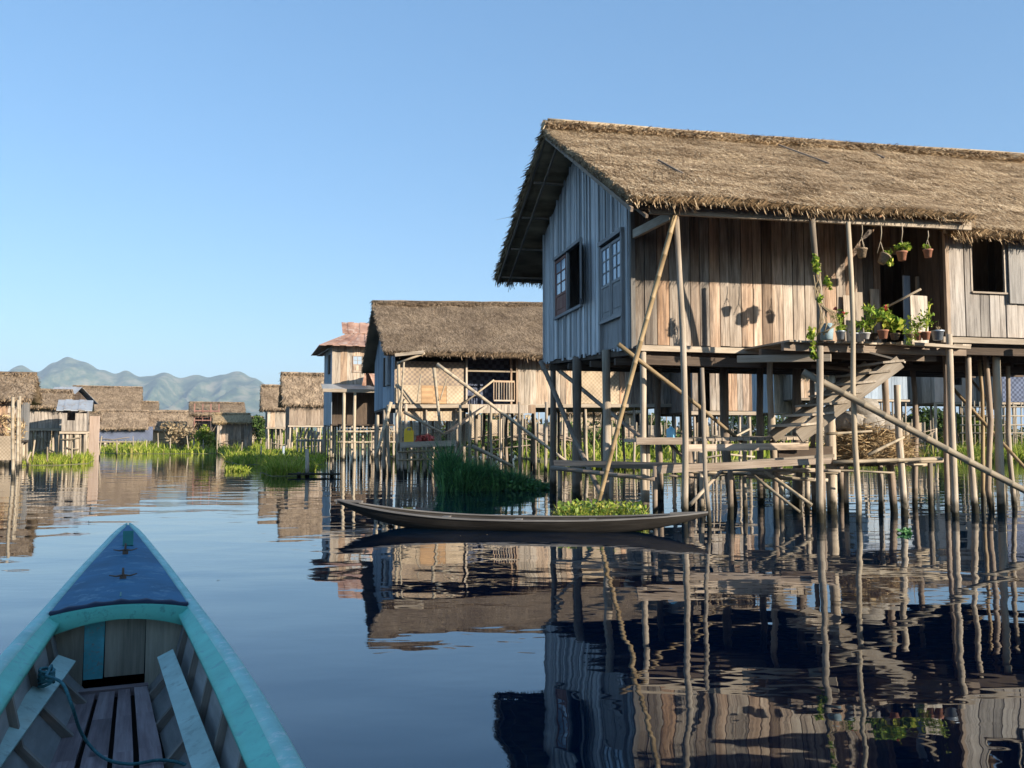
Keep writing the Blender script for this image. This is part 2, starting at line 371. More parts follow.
def grass_quads(pos, h, w, lean=.35):
    k = len(pos); az = RNG.random(k)*6.283; side = np.stack([np.cos(az), np.sin(az), az*0], 1)
    ln = np.stack([RNG.normal(0, lean, k), RNG.normal(0, lean, k), np.ones(k)], 1)
    d1 = norm(ln); mid = pos+d1*(h*.6)[:, None]
    d2 = norm(ln*np.array([2.0, 2.0, .8])); end = mid+d2*(h*.45)[:, None]
    w = w[:, None]
    q1 = np.stack([pos-side*w/2, pos+side*w/2, mid+side*w*.4, mid-side*w*.4], 1)
    q2 = np.stack([mid-side*w*.4, mid+side*w*.4, end+side*w*.06, end-side*w*.06], 1)
    return np.concatenate([q1, q2])
def leaf_quads(pos, size, up=.3, asp=.55):
    k = len(pos); nrm = norm(RNG.normal(0, 1, (k, 3))+np.array([0, 0, up])); t = norm(np.cross(nrm, RNG.normal(0, 1, (k, 3)))); b = np.cross(nrm, t)
    s = size[:, None]/2
    return np.stack([pos-t*s, pos-b*s*asp, pos+t*s, pos+b*s*asp], 1)
def ell(k, c, r, shell=.5):
    d = norm(RNG.normal(0, 1, (k, 3))); rad = (shell+(1-shell)*RNG.random(k))[:, None]
    return np.array(c)+d*rad*np.array(r)

def patch(poly_px, Yrange, n, hfun, w, name, label, mat='grass', z0=0.0, size_noise=.5):
    """a field of blades filling a band of ground: poly given as function of X range per Y"""


# ---------------------------------------------------------------- structural helpers
class Fr:
    def __init__(s, ox, oy, ang):
        s.o = Vector((ox, oy, 0)); s.u = Vector((math.cos(ang), math.sin(ang), 0)); s.v = Vector((-math.sin(ang), math.cos(ang), 0))
    def __call__(s, t, n, z): return s.o+s.u*t+s.v*n+Vector((0, 0, z))
    def tn(s, px, Y):
        p = Vector((X(px, Y), Y, 0))-s.o; return p.dot(s.u), p.dot(s.v)

def plank_wall(mb, A, B, zb, zt, pw=.2, th=.03, holes=(), gap=.008, jit=.006, nrm=None, ragged=.0):
    """vertical boards from A to B (ground points); zb, zt functions of distance; holes (t0,t1,z0,z1)"""
    A = Vector((A[0], A[1], 0)); B = Vector((B[0], B[1], 0)); U = (B-A); L = U.length; U /= L
    Nn = Vector((U.y, -U.x, 0)) if nrm is None else Vector(nrm)
    t = 0
    while t < L-.01:
        w = min(pw*random.uniform(.85, 1.15), L-t)
        a, b = t+gap/2, t+w-gap/2
        for h in holes:      # snap to hole edges
            for e in (h[0], h[1]):
                if a < e < b and e-a > .05: b = e; w = e-t
        c = (a+b)/2; segs = [(zb(c)+random.uniform(-ragged, ragged), None)]
        lo = zb(c)+random.uniform(-ragged, ragged)
        parts = []; cur = lo
        for h in sorted([h for h in holes if h[0]-.01 <= c <= h[1]+.01], key=lambda q: q[2]):
            if h[2] > cur+.02: parts.append((cur, h[2], True))
            cur = max(cur, h[3])
        parts.append((cur, None, False))
        off = random.uniform(-jit, jit); tl = random.uniform(-.004, .004)
        for (z0, z1, _) in parts:
            za = z1 if z1 is not None else zt(a); zc = z1 if z1 is not None else zt(b)
            if min(za, zc) <= z0+.02: continue
            p0 = A+U*a+Nn*(off); p1 = A+U*b+Nn*(off+tl); q = Nn*th
            z = lambda p, zz: Vector((p.x, p.y, zz))
            mb.hexa([z(p0, z0), z(p1, z0), z(p1-q, z0), z(p0-q, z0), z(p0, za), z(p1, zc), z(p1-q, zc), z(p0-q, za)])
        t += w
    return mb

def post(parent, a, b, r, mat='post', bend=0.03, seg=8, name='post', n=7, taper=.85):
    a = Vector(a); b = Vector(b); L = (b-a).length; pts = []; rr = []
    o1 = random.uniform(0, 50)
    for i in range(n+1):
        f = i/n; q = a.lerp(b, f)
        q = q+Vector((noise.noise(Vector((f*2.2, o1, 0))), noise.noise(Vector((f*2.2, o1, 7))), 0))*bend*L*.5*math.sin(f*math.pi)**.5
        pts.append(q); rr.append(r*(1-(1-taper)*f)*(1+.24*noise.noise(Vector((f*5, o1, 3)))))
    return MB().tube(pts, rr, seg).build(name, mat, parent)
def bamboo(mb, a, b, r, seg=7, bend=.01, node=.35):
    a = Vector(a); b = Vector(b); L = (b-a).length; n = max(4, int(L/node)); pts = []; rr = []
    o1 = random.uniform(0, 50)
    for i in range(n+1):
        f = i/n; off = Vector((noise.noise(Vector((f*1.5, o1, 0))), noise.noise(Vector((f*1.5, o1, 4))), noise.noise(Vector((f*1.5, o1, 8)))))*bend*L
        c = a.lerp(b, f)+off*math.sin(f*math.pi)
        dd = (b-a).normalized()*.012
        if 0 < i < n: pts += [c-dd, c, c+dd]; k = r*(1-.25*f); rr += [k, k*1.14, k]
        else: pts.append(c); rr.append(r*(1-.25*f))
    return mb.tube(pts, rr, seg)


# ================================================================ SETTING
w = bpy.data.worlds.new('World'); scene.world = w; w.use_nodes = True
SUN = Vector((.82*.977+.213, .82*.213-.977, .41)).normalized()
EL = math.asin(SUN.z); AZ = math.atan2(SUN.x, SUN.y)
wn = w.node_tree; bg = wn.nodes['Background']
sky = wn.nodes.new('ShaderNodeTexSky'); sky.sky_type = 'NISHITA'; sky.sun_disc = False
sky.sun_elevation = EL; sky.sun_rotation = AZ; sky.air_density = 1.0; sky.dust_density = .6; sky.ozone_density = 2.2
hs = wn.nodes.new('ShaderNodeHueSaturation'); hs.inputs['Saturation'].default_value = 1.05
tint = wn.nodes.new('ShaderNodeMix'); tint.data_type = 'RGBA'; tint.blend_type = 'MULTIPLY'; tint.inputs[0].default_value = 1; tint.inputs[7].default_value = (.90, 1.0, 1.02, 1)
wn.links.new(sky.outputs[0], hs.inputs['Color']); wn.links.new(hs.outputs[0], tint.inputs[6]); mean = wn.nodes.new('ShaderNodeMix'); mean.data_type = 'RGBA'; mean.inputs[0].default_value = .42; mean.inputs[7].default_value = (.70, 1.68, 3.3, 1)
wn.links.new(tint.outputs[2], mean.inputs[6]); wn.links.new(mean.outputs[2], bg.inputs[0]); bg.inputs[1].default_value = .112
sl = bpy.data.lights.new('sun', 'SUN'); sl.energy = 5.0; sl.angle = math.radians(.5); sl.color = (1, .88, .73)
so = bpy.data.objects.new('sun', sl); C.objects.link(so); so.rotation_euler = SUN.to_track_quat('Z', 'Y').to_euler(); so.location = (20, -12, 30)

cam = bpy.data.cameras.new('camera'); co = bpy.data.objects.new('camera', cam); C.objects.link(co)
co.location = (0, 0, H); co.rotation_euler = (math.pi/2+TH, 0, 0); cam.sensor_width = 36; cam.lens = 36*F/1024; cam.clip_end = 30000; cam.clip_start = .05
scene.camera = co
scene.view_settings.view_transform = 'Standard'; scene.view_settings.look = 'None'; scene.view_settings.exposure = 1.08; scene.view_settings.gamma = 1
scene.cycles.max_bounces = 6; scene.cycles.volume_bounces = 0; scene.cycles.diffuse_bounces = 3; scene.cycles.glossy_bounces = 3
scene.cycles.transparent_max_bounces = 6; scene.cycles.caustics_reflective = False; scene.cycles.caustics_refractive = False

# --- water
def water_mat():
    m, nt, b = nodes('lake water')
    geo = N(nt, 'ShaderNodeNewGeometry'); pos = geo.outputs['Position']
    def nz(scale, sc, det, rough=.5, dist=0):
        mp = N(nt, 'ShaderNodeMapping'); mp.inputs['Scale'].default_value = sc; nt.links.new(pos, mp.inputs[0])
        n = N(nt, 'ShaderNodeTexNoise', i_Scale=scale, i_Detail=det, i_Roughness=rough, i_Distortion=dist); nt.links.new(mp.outputs[0], n.inputs['Vector']); return n.outputs[0]
    swell = nz(.75, (1.0, 1.35, 1), 1.0, .4, .3)       # long slow undulation
    mid = nz(2.6, (.7, 1.3, 1), 2.0, .5, .2)
    fine = nz(5.0, (.8, 1.5, 1), 1.0, .4, .3)
    mask = ramp(nt, nz(.10, (1, 1.6, 1), 2.0), [(.42, .45), (.62, 1.0)])
    h = math_(nt, 'MULTIPLY', swell, .011)
    h = math_(nt, 'ADD', h, math_(nt, 'MULTIPLY', math_(nt, 'MULTIPLY', mid, mask), .0022))
    h = math_(nt, 'ADD', h, math_(nt, 'MULTIPLY', math_(nt, 'MULTIPLY', fine, mask), .0007))
    bp = N(nt, 'ShaderNodeBump', i_Strength=1.0, i_Distance=1.0); nt.links.new(h, bp.inputs['Height']); nt.links.new(bp.outputs[0], b.inputs['Normal'])
    b.inputs['Base Color'].default_value = (.0005, .009, .024, 1); b.inputs['Roughness'].default_value = .015; b.inputs['IOR'].default_value = 1.78; b.inputs['Specular Tint'].default_value = (.62, .86, 1.0, 1)
    return m
R_ = 12000
mb = MB(); mb.quad((-R_, -R_, 0), (R_, -R_, 0), (R_, R_, 0), (-R_, R_, 0))
tag(mb.build('water', water_mat(), org=(0, 0, 0)), kind='structure')
mb = MB(); mb.quad((-R_, -R_, -1.6), (R_, -R_, -1.6), (R_, R_, -1.6), (-R_, R_, -1.6))
tag(mb.build('lake_bed', 'soil', org=(0, 0, -1.6)), kind='structure')
gm = plain('marsh ground', (.10, .13, .045), .95, .4, .02, col2=(.16, .15, .07))
mb = MB()
xs = [-R_*1.0+i*2*R_/40 for i in range(41)]
for i in range(40):
    y0 = 175+12*math.sin(i*1.7); y1 = 175+12*math.sin((i+1)*1.7)
    mb.quad((xs[i], y0, .15), (xs[i+1], y1, .15), (xs[i+1], R_, .15), (xs[i], R_, .15))
    mb.quad((xs[i], y0, -.5), (xs[i+1], y1, -.5), (xs[i+1], y1, .15), (xs[i], y0, .15))
tag(mb.build('ground', gm, org=(0, 175, .15)), kind='structure')

# --- hills: a real range about five kilometres off
prof = [(-420, 392), (-300, 384), (-200, 378), (-100, 380), (-40, 374), (0, 373), (18, 365), (35, 371), (52, 362), (66, 357), (82, 360), (100, 368), (115, 372), (125, 369), (140, 375), (152, 374), (163, 372), (180, 378), (195, 374), (207, 376), (222, 374), (238, 370), (253, 376), (268, 383), (285, 388), (305, 398), (340, 404), (400, 410), (480, 420), (560, 432)]
prof = [(a, b+2.5) for a, b in prof]
def pz(px):
    for (a, ya), (b, yb) in zip(prof, prof[1:]):
        if a <= px <= b: f = (px-a)/(b-a); f = f*f*(3-2*f); return ya+(yb-ya)*f
    return prof[0][1] if px < prof[0][0] else 436
hm, hn, hb = nodes('hill slopes')
g_ = N(hn, 'ShaderNodeNewGeometry')
n_ = N(hn, 'ShaderNodeTexNoise', i_Scale=.008, i_Detail=10.0, i_Roughness=.72); hn.links.new(g_.outputs['Position'], n_.inputs['Vector'])
hn.links.new(ramp(hn, n_.outputs[0], [(.40, (.012, .035, .02)), (.50, (.07, .10, .05)), (.60, (.20, .18, .11))]), hb.inputs['Base Color']); hb.inputs['Roughness'].default_value = .95
mb = MB(); NX, NY = 420, 90
for i in range(NX+1):
    px = -420+980*i/NX
    for j in range(NY+1):
        Y = 3300+3400*j/NY; x = (px-512)/F*Y
        base = (440-pz(px))/F*5000
        q = (Y-4900)/(950 if Y < 4900 else 1200)
        env = math.exp(-q*q*1.1)
        rg = 1-abs(noise.noise(Vector((x*.0016, Y*.0011, 3))))*2
        rg2 = 1-abs(noise.noise(Vector((x*.0065, Y*.0022, 8))))*2
        k = 1-(.50*(1-rg)+.26*(1-rg2))*min(1, abs(q)*1.8)
        z = base*env*k*1.02+noise.noise(Vector((x*.006, Y*.006, 1)))*12*env+noise.noise(Vector((x*.018, Y*.018, 1)))*5*env-6
        mb.v.append((x, Y, z))
for i in range(NX):
    for j in range(NY):
        a = i*(NY+1)+j; mb.f.append((a, a+NY+1, a+NY+2, a+1)); mb.sm.append(True); mb.uv.append(((0, 0),)*4)
tag(mb.build('hills', hm), kind='structure')

# --- haze
hz = bpy.data.materials.new('haze'); hz.use_nodes = True; t = hz.node_tree; t.nodes.remove(t.nodes['Principled BSDF'])
pv = t.nodes.new('ShaderNodeVolumePrincipled'); pv.inputs['Color'].default_value = (.62, .80, 1, 1); pv.inputs['Density'].default_value = 1.3e-4; pv.inputs['Anisotropy'].default_value = .0
t.links.new(pv.outputs[0], t.nodes['Material Output'].inputs['Volume'])
mb = MB(); mb.box((-13000, -13000, -2.7), (13000, 13000, 620))
tag(mb.build('haze', hz, org=(0, 0, -2.7)), kind='stuff', label='pale bluish morning haze in the air over the lake')

# ================================================================ GREAT STILT HOUSE (right)
L = Fr(2.13, 15.2, math.atan2(.213, .977))
h1 = thing('stilt_house', L(0, 0, 0), 'big thatched wooden house on tall posts with pots hanging under its eave', 'house', 'stilt houses')
zf = 2.95
def ztop(n):
    return (5.02+(n+2.1)/5.25*2.90 if n < 3.15 else 7.92-(n-3.15)/5.25*2.17)-.28
W1 = 6.3; TR = 11.5
# gable wall, far corner to near corner
mb = MB()
gh = [(W1-5.08, W1-3.0, 4.12, 5.5), (W1-1.72, W1-.42, 3.02, 5.1)]
plank_wall(mb, L(0, W1, 0), L(0, 0, 0), lambda d: 3.20-.26*d/W1, lambda d: ztop(W1-d), pw=.125, th=.025, holes=gh, gap=.028, jit=.012, ragged=.05)
t = .08
while t < W1:           # thin battens over the joints
    n = W1-t; top = ztop(n); z0 = 3.2-.26*t/W1-random.uniform(-.03, .05)
    segs = [(z0, top)]
    for h in gh:
        if h[0]-.02 < t < h[1]+.02: segs = [(a, min(b, h[2])) for a, b in segs if a < h[2]]+[(max(a, h[3]), b) for a, b in segs if b > h[3]]
    for a, b in segs:
        if b-a > .1: mb.bar(L(-.028, n, a), L(-.028, n, b+.0), .035, .024, up=L.v)
    t += random.uniform(.42, .9)
gable = mb.build('gable_wall', 'gable_planks', h1)
# front wall behind the veranda
mb = MB(); plank_wall(mb, L(0, 0, 0), L(5.44, 0, 0), lambda d: 2.975, lambda d: ztop(0), pw=.21, th=.03, holes=[(4.93, 5.44, 2.96, 4.95)], gap=.014, jit=.008, ragged=.015)
mb.build('front_wall', 'warm_planks', h1)
mb = MB(); plank_wall(mb, L(5.44, 0, 0), L(5.44, -1.1, 0), lambda d: 2.95, lambda d: ztop(-1.1)+.2, pw=.2, th=.03, gap=.008)
mb.build('side_wall', 'dark_wood', h1)
mb = MB(); plank_wall(mb, L(5.44, -1.1, 0), L(TR, -1.1, 0), lambda d: 3.14, lambda d: ztop(-1.1)-.02, pw=.2, th=.03, holes=[(.53, 1.25, 3.95, 5.0)], gap=.012, jit=.012)
mb.build('front_wall', 'tan_planks', h1)
mb = MB(); plank_wall(mb, L(TR, 0, 0), L(TR, W1, 0), lambda d: 3.1, lambda d: ztop(d), pw=.25)
plank_wall(mb, L(TR, W1, 0), L(0.03, W1, 0), lambda d: 3.2, lambda d: ztop(W1), pw=.25)
mb.build('rear_wall', 'grey_planks', h1)
# floor and its joists
mb = MB(); q = [L(.04, .04, 2.80), L(TR, .04, 2.80), L(TR, W1-.04, 3.16), L(.04, W1-.04, 3.16)]
mb.hexa([a for a in q]+[a+Vector((0, 0, .14)) for a in q])
mb.hexa([L(5.5, -1.08, 2.98), L(TR, -1.08, 2.98), L(TR, 0.0, 2.98), L(5.5, 0.0, 2.98), L(5.5, -1.08, 3.12), L(TR, -1.08, 3.12), L(TR, 0.0, 3.12), L(5.5, 0.0, 3.12)])
mb.build('floor', 'dark_wood', h1)
mb = MB()
for n in (.7, 2.2, 3.8, 5.4): mb.bar(L(-.1, n, 2.69+.36*n/6.3), L(TR, n, 2.69+.36*n/6.3), .10, .12)
for t in [i*.75+.3 for i in range(15)]: mb.bar(L(t, .02, 2.765), L(t, W1, 3.12), .07, .07)
mb.build('joist', 'dark_wood', h1)
MB().bar(L(.03, -.09, 2.905), L(5.44, -.09, 2.88), .06, .10).build('edge_beam', 'beam', h1)
MB().bar(L(.2, -.02, 2.70), L(2.4, -.02, 2.68), .08, .16).build('edge_beam', 'dark_wood', h1)
MB().bar(L(5.3, -1.16, 3.06), L(TR, -1.16, 3.04), .07, .10).build('edge_beam', 'beam', h1)
MB().bar(L(5.5, -1.0, 2.90), L(TR, -1.0, 2.88), .10, .16).build('edge_beam', 'dark_wood', h1)
MB().bar(L(5.44, -1.14, 3.1), L(5.44, -1.14, 5.0), .07, .07, up=L.v).build('corner_post', 'pale_planks', h1)
MB().bar(L(-.01, -.01, 2.9), L(-.01, -.01, 5.8), .08, .08, up=L.v).build('corner_post', 'grey_planks', h1)
# inner roof lining beams seen from the gable
mb = MB(); rb = lambda n, side: (5.02+(n+2.1)/5.25*2.90 if n < 3.15 else 7.92-(n-3.15)/5.25*2.17)-.30
for n in (-1.7, -.6, .6, 1.8, 4.4, 5.6, 6.8, 8.0): mb.bar(L(-.72, n, rb(n, 0)), L(5.3 if n < -1.2 else TR, n, rb(n, 0)), .05, .05)
mb.build('purlin', 'dark_post', h1)
for t in (-.5,):
    MB().bar(L(t, 3.15, 7.56), L(t, 8.3, 5.43), .04, .05).build('rafter', 'dark_post', h1)
    MB().bar(L(t, 3.15, 7.56), L(t, -2.0, 4.72), .04, .05).build('rafter', 'dark_post', h1)
MB().bar(L(-.76, 3.15, 7.72), L(-.76, -2.05, 4.80), .04, .07).build('barge_board', 'dark_post', h1)
MB().bar(L(-.76, 3.15, 7.72), L(-.76, 8.3, 5.50), .04, .07).build('barge_board', 'dark_post', h1)
MB().bar(L(-.35, -1.74, 4.90), L(5.45, -1.74, 4.94), .07, .13).build('eave_beam', 'beam', h1)
MB().bar(L(5.3, -1.3, 4.98), L(TR, -1.3, 4.98), .07, .12).build('eave_beam', 'beam', h1)
MB().bar(L(.02, 0, 4.93), L(.02, -1.72, 4.84), .07, .15).build('bracket', 'beam', h1)
# roof: two slopes and the ridge roll
mb = MB()
RA, RB = L(-.82, 3.15, 7.92), L(TR, 3.15, 8.03)
mid = L(5.4, 3.15, 7.975)
thatch(mb, RA, mid, L(5.4, -2.0, 5.12), L(-.82, -2.1, 5.02), thick=.13, dens=1500, bl=(.07, .22), bw=(.008, .017), fringe=60, seed=1)
thatch(mb, mid, RB, L(TR, -1.5, 5.0), L(5.35, -1.5, 5.0), thick=.2, dens=1500, bl=(.07, .24), bw=(.008, .018), fringe=110, seed=4)
thatch(mb, RA, RB, L(TR, 8.4, 5.7), L(-.82, 8.4, 5.75), thick=.22, dens=60, fringe=60, seed=2)
ridge_cap(mb, RA+Vector((0, 0, .0)), RB, r=.15, dens=900, bl=(.10, .26), bw=(.010, .024))
mb.build('roof', 'thatch', h1)
bamboo(MB(), RA+Vector((.1, 0, .19)), RB+Vector((0, 0, .19)), .024, 6).build('ridge_pole', 'pale_bamboo', h1)
for (a, b) in (((658, 164), (683, 178)), ((778, 148), (829, 167)), ((866, 153), (884, 161))):
    def onroof(p):
        # intersect the view ray with the front slope
        n0 = L(0, -2.1, 5.02); e = (RA-L(-.82, -2.1, 5.02)).cross(L.u).normalized(); d = P(p[0], p[1], 10)-Vector((0, 0, H)); o = Vector((0, 0, H))
        return o+d*((n0-o).dot(e)/d.dot(e))-e*0
    A_, B_ = onroof(a), onroof(b); up = Vector((0, -.05, .09))
    MB().bar(A_+up*.7, B_+up*.7, .03, .03).build('roof_batten', 'dark_post', h1)

# windows -------------------------------------------------------
def leaf(parent, O, U, Nn, w, z0, z1, zs, cols, rows, mat='frame', name='window', pane='glass'):
    """a glazed leaf: panes above zs, solid panel below; O ground point of the left edge"""
    U = Vector(U); Nn = Vector(Nn); O = Vector((O[0], O[1], 0)); fw = .055
    q = lambda a, z, o=0: O+U*a+Nn*o+Vector((0, 0, z))
    mb = MB()
    mb.bar(q(fw/2, z0), q(fw/2, z1), fw, .04, up=Nn); mb.bar(q(w-fw/2, z0), q(w-fw/2, z1), fw, .04, up=Nn)
    for z in (z0+fw/2, z1-fw/2, zs): mb.bar(q(fw+.002, z), q(w-fw-.002, z), .036, fw, up=Nn) if False else mb.bar(q(fw+.002, z), q(w-fw-.002, z), .036, fw)
    for c in range(1, cols): mb.bar(q(fw+(w-2*fw)*c/cols, zs+.03), q(fw+(w-2*fw)*c/cols, z1-fw-.002), .022, .028, up=Nn)
    for r in range(1, rows): zz = zs+.03+(z1-zs-fw-.03)*r/rows; mb.bar(q(fw+.004, zz), q(w-fw-.004, zz), .024, .022)
    f = mb.build(name, mat, parent)
    mb = MB(); mb.bar(q(w/2, zs+.01, -.004), q(w/2, z1-fw*.6, -.004), w-fw*1.5, .006, up=Nn); mb.build('pane', pane, f)
    if zs > z0+.15:
        mb = MB(); mb.bar(q(w/2, z0+.02, -.004), q(w/2, zs-.01, -.004), w-fw*1.5, .012, up=Nn); mb.bar(q(w/2, z0+.14, .006), q(w/2, zs-.10, .006), w-fw*3.4, .012, up=Nn); mb.build('panel', mat, f)
    return f
O_ = -L.u
leaf(h1, L(-.03, 5.05, 0), -L.v, O_, .92, 4.15, 5.45, 4.62, 2, 3, 'red_frame')
leaf(h1, L(-.03, 3.03, 0), (-L.u*.30-L.v*.95).normalized(), (-L.u*.95+L.v*.3).normalized(), .72, 4.15, 5.42, 4.55, 2, 3, 'frame', name='shutter')
mb = MB()
for n in (5.1, 3.0): mb.bar(L(-.02, n, 4.1), L(-.02, n, 5.52), .07, .09, up=L.v)
mb.bar(L(-.03, 5.14, 5.52), L(-.03, 2.96, 5.52), .09, .07); mb.bar(L(-.03, 5.14, 4.12), L(-.03, 2.96, 4.12), .09, .06); mb.bar(L(-.01, 4.1, 4.15), L(-.01, 4.1, 5.49), .06, .06, up=L.v)
mb.build('window_frame', 'frame', h1)
for n in (1.66, 1.05): leaf(h1, L(-.03, n, 0), -L.v, O_, .58, 3.6, 5.02, 4.25, 2, 3, 'frame')
mb = MB()
for n in (1.71, .44): mb.bar(L(-.03, n, 3.0), L(-.03, n, 5.12), .07, .08, up=L.v)
mb.bar(L(-.04, 1.76, 5.12), L(-.04, .4, 5.12), .08, .08); mb.bar(L(-.04, 1.74, 3.57), L(-.04, .42, 3.57), .07, .06)
mb.build('window_frame', 'frame', h1)
mb = MB(); plank_wall(mb, L(-.005, 1.67, 0), L(-.005, .48, 0), lambda d: 3.02, lambda d: 3.54, pw=.28, th=.02); mb.build('panel', 'frame', h1)
# front window of the right-hand room: frame, open shutter
mb = MB()
for t in (5.98, 6.68): mb.bar(L(t, -1.10, 3.94), L(t, -1.10, 5.0), .03, .04, up=L.v)
mb.bar(L(5.97, -1.12, 3.93), L(6.7, -1.12, 3.93), .05, .03)
mb.build('window_frame', 'pale_planks', h1)
mb = MB(); plank_wall(mb, L(6.72, -1.16, 0), L(7.25, -1.16, 0), lambda d: 3.75, lambda d: 5.0, pw=.19, th=.02); mb.build('shutter', 'grey_planks', h1)
mb = MB()
for i in range(7): mb.bar(L(6.0+i*.11, -.2, 3.9+.05*i), L(6.1+i*.1, -.15, 4.35+.05*i), .02, .02)
mb.build('crockery_rack', 'tin', h1)
# doorway, loose boards, blue board standing in for sky seen through the slit, stick
MB().bar(L(5.26, -.30, 2.95), L(5.26, -.30, 4.35), .14, .03, up=L.v).build('sky_slit', 'blue_wall', h1)
MB().bar(L(5.34, -.5, 2.95), L(5.34, -.5, 4.3), .05, .05, up=L.v).build('door_post', 'post', h1)
for (t, wd, zt_) in ((4.18, .19, 3.98), (4.40, .17, 4.05), (4.74, .18, 4.12)):
    MB().bar(L(t, -.12, 2.92), L(t+.01, -.06, zt_), wd, .02, up=L.v).build('loose_board', 'pale_planks', h1)
MB().bar(L(4.98, -1.0, 2.95), L(5.0, -.96, 3.86), .34, .02, up=L.v).build('loose_board', 'pale_planks', h1)
MB().tube([P(883, 309, 15.3), P(921, 289, 14.9)], .02, 6).build('rail', 'pale_bamboo', h1)
# veranda platform
mb = MB(); t = 2.15
while t < 5.42: wd = random.uniform(.14, .2); mb.bar(L(t, 0, 2.93), L(t+.02, -1.55-random.uniform(0, .14), 2.91), wd-.012, .03); t += wd
mb.build('veranda_floor', 'post', h1)
for n, z in ((-1.45, 2.83), (-.7, 2.80)): MB().bar(L(2.05, n, z), L(5.5, n, z-.02), .09, .13).build('veranda_beam', 'dark_post', h1)
MB().bar(L(1.7, -.55, 2.70), L(2.9, -1.5, 2.66), .08, .12).build('veranda_beam', 'beam', h1)
MB().bar(L(4.0, -1.74, 2.90), L(5.36, -1.70, 2.86), .14, .05).build('veranda_beam', 'beam', h1)
MB().bar(P(868, 352, 14.6), P(905, 362, 14.3), .16, .03).build('loose_board', 'pale_planks', h1)
# posts: pixel column and distance of the foot, radius, top, lean
def hp(px, Y, r, pytop, pxtop=None, Yt=None, mat='post', bend=.05):
    a = Vector((X(px, Y), Y, -1.5)); b = P(pxtop if pxtop else px, pytop, Yt or Y); return post(h1, a, b, r, mat, bend)
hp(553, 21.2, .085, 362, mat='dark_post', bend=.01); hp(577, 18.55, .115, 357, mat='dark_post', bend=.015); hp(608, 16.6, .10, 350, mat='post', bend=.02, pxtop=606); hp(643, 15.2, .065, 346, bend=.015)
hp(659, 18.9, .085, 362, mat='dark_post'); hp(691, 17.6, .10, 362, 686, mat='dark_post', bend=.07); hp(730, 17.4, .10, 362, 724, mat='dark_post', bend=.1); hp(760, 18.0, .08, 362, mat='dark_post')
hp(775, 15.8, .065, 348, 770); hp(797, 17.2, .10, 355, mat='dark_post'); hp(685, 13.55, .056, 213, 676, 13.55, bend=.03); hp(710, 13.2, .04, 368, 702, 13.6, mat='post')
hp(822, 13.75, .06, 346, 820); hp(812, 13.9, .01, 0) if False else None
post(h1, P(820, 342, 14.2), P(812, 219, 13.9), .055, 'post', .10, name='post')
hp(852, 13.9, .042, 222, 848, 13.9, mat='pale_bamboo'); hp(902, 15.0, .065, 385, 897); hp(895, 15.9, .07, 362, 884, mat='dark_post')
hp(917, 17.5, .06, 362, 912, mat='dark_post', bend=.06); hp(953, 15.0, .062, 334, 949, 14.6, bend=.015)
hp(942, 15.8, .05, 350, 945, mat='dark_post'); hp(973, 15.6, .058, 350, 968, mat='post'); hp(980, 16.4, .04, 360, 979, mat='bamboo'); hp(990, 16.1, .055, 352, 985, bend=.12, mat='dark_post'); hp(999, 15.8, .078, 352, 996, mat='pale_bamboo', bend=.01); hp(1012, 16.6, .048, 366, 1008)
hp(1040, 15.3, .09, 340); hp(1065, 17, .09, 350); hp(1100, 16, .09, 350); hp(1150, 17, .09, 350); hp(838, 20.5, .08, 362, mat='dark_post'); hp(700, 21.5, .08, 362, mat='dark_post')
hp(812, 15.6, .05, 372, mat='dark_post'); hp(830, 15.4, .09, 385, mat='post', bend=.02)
# braces of pole and bamboo fixed to the frame
def br(a, b, r, mat, Ya, Yb): bamboo(MB(), P(*a, Ya), P(*b, Yb), r).build('brace', mat, h1)
def under(a, Ya, b, Yb, r, mat):       # carried on down to the lake bed
    A_, B_ = P(*a, Ya), P(*b, Yb); k = (A_.z+1.2)/(A_.z-B_.z); bamboo(MB(), A_, A_.lerp(B_, k), r).build('brace', mat, h1)
under((676, 211), 13.5, (604, 480), 14.2, .045, 'bamboo')
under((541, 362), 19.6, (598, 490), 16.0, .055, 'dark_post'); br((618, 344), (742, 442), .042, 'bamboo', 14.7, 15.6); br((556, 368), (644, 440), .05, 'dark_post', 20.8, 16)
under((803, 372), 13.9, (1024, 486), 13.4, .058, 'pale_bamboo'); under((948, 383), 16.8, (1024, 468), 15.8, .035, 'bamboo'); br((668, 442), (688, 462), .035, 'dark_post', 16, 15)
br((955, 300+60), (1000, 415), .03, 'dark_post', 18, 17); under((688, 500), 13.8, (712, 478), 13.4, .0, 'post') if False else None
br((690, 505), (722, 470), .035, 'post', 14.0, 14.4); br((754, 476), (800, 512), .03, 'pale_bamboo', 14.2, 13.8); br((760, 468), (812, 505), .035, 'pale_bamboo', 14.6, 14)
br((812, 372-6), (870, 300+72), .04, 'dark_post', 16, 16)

# stairs up to the veranda
A_, B_ = P(772, 437, 14.9), P(868, 366, 15.1)
stairs = None
d_ = L.v*-.85
mb = MB().bar(A_+d_*.0, B_, .05, .2); stairs = mb.build('staircase', 'post', h1)
MB().bar(A_+d_, B_+d_, .05, .22).build('stringer', 'post', stairs)
for i in range(7):
    c = A_.lerp(B_, (i+.6)/7.2)+Vector((0, 0, .10)); MB().bar(c-d_*.06, c+d_*1.08, .40, .035, up=(-.1, 0, 1)).build('tread', 'post', stairs)
A_, B_ = P(806, 424, 14.2), P(884, 364, 14.5); MB().bar(A_, B_, .22, .04, up=(-.5, 0, .8)).build('ramp_board', 'beam', h1)

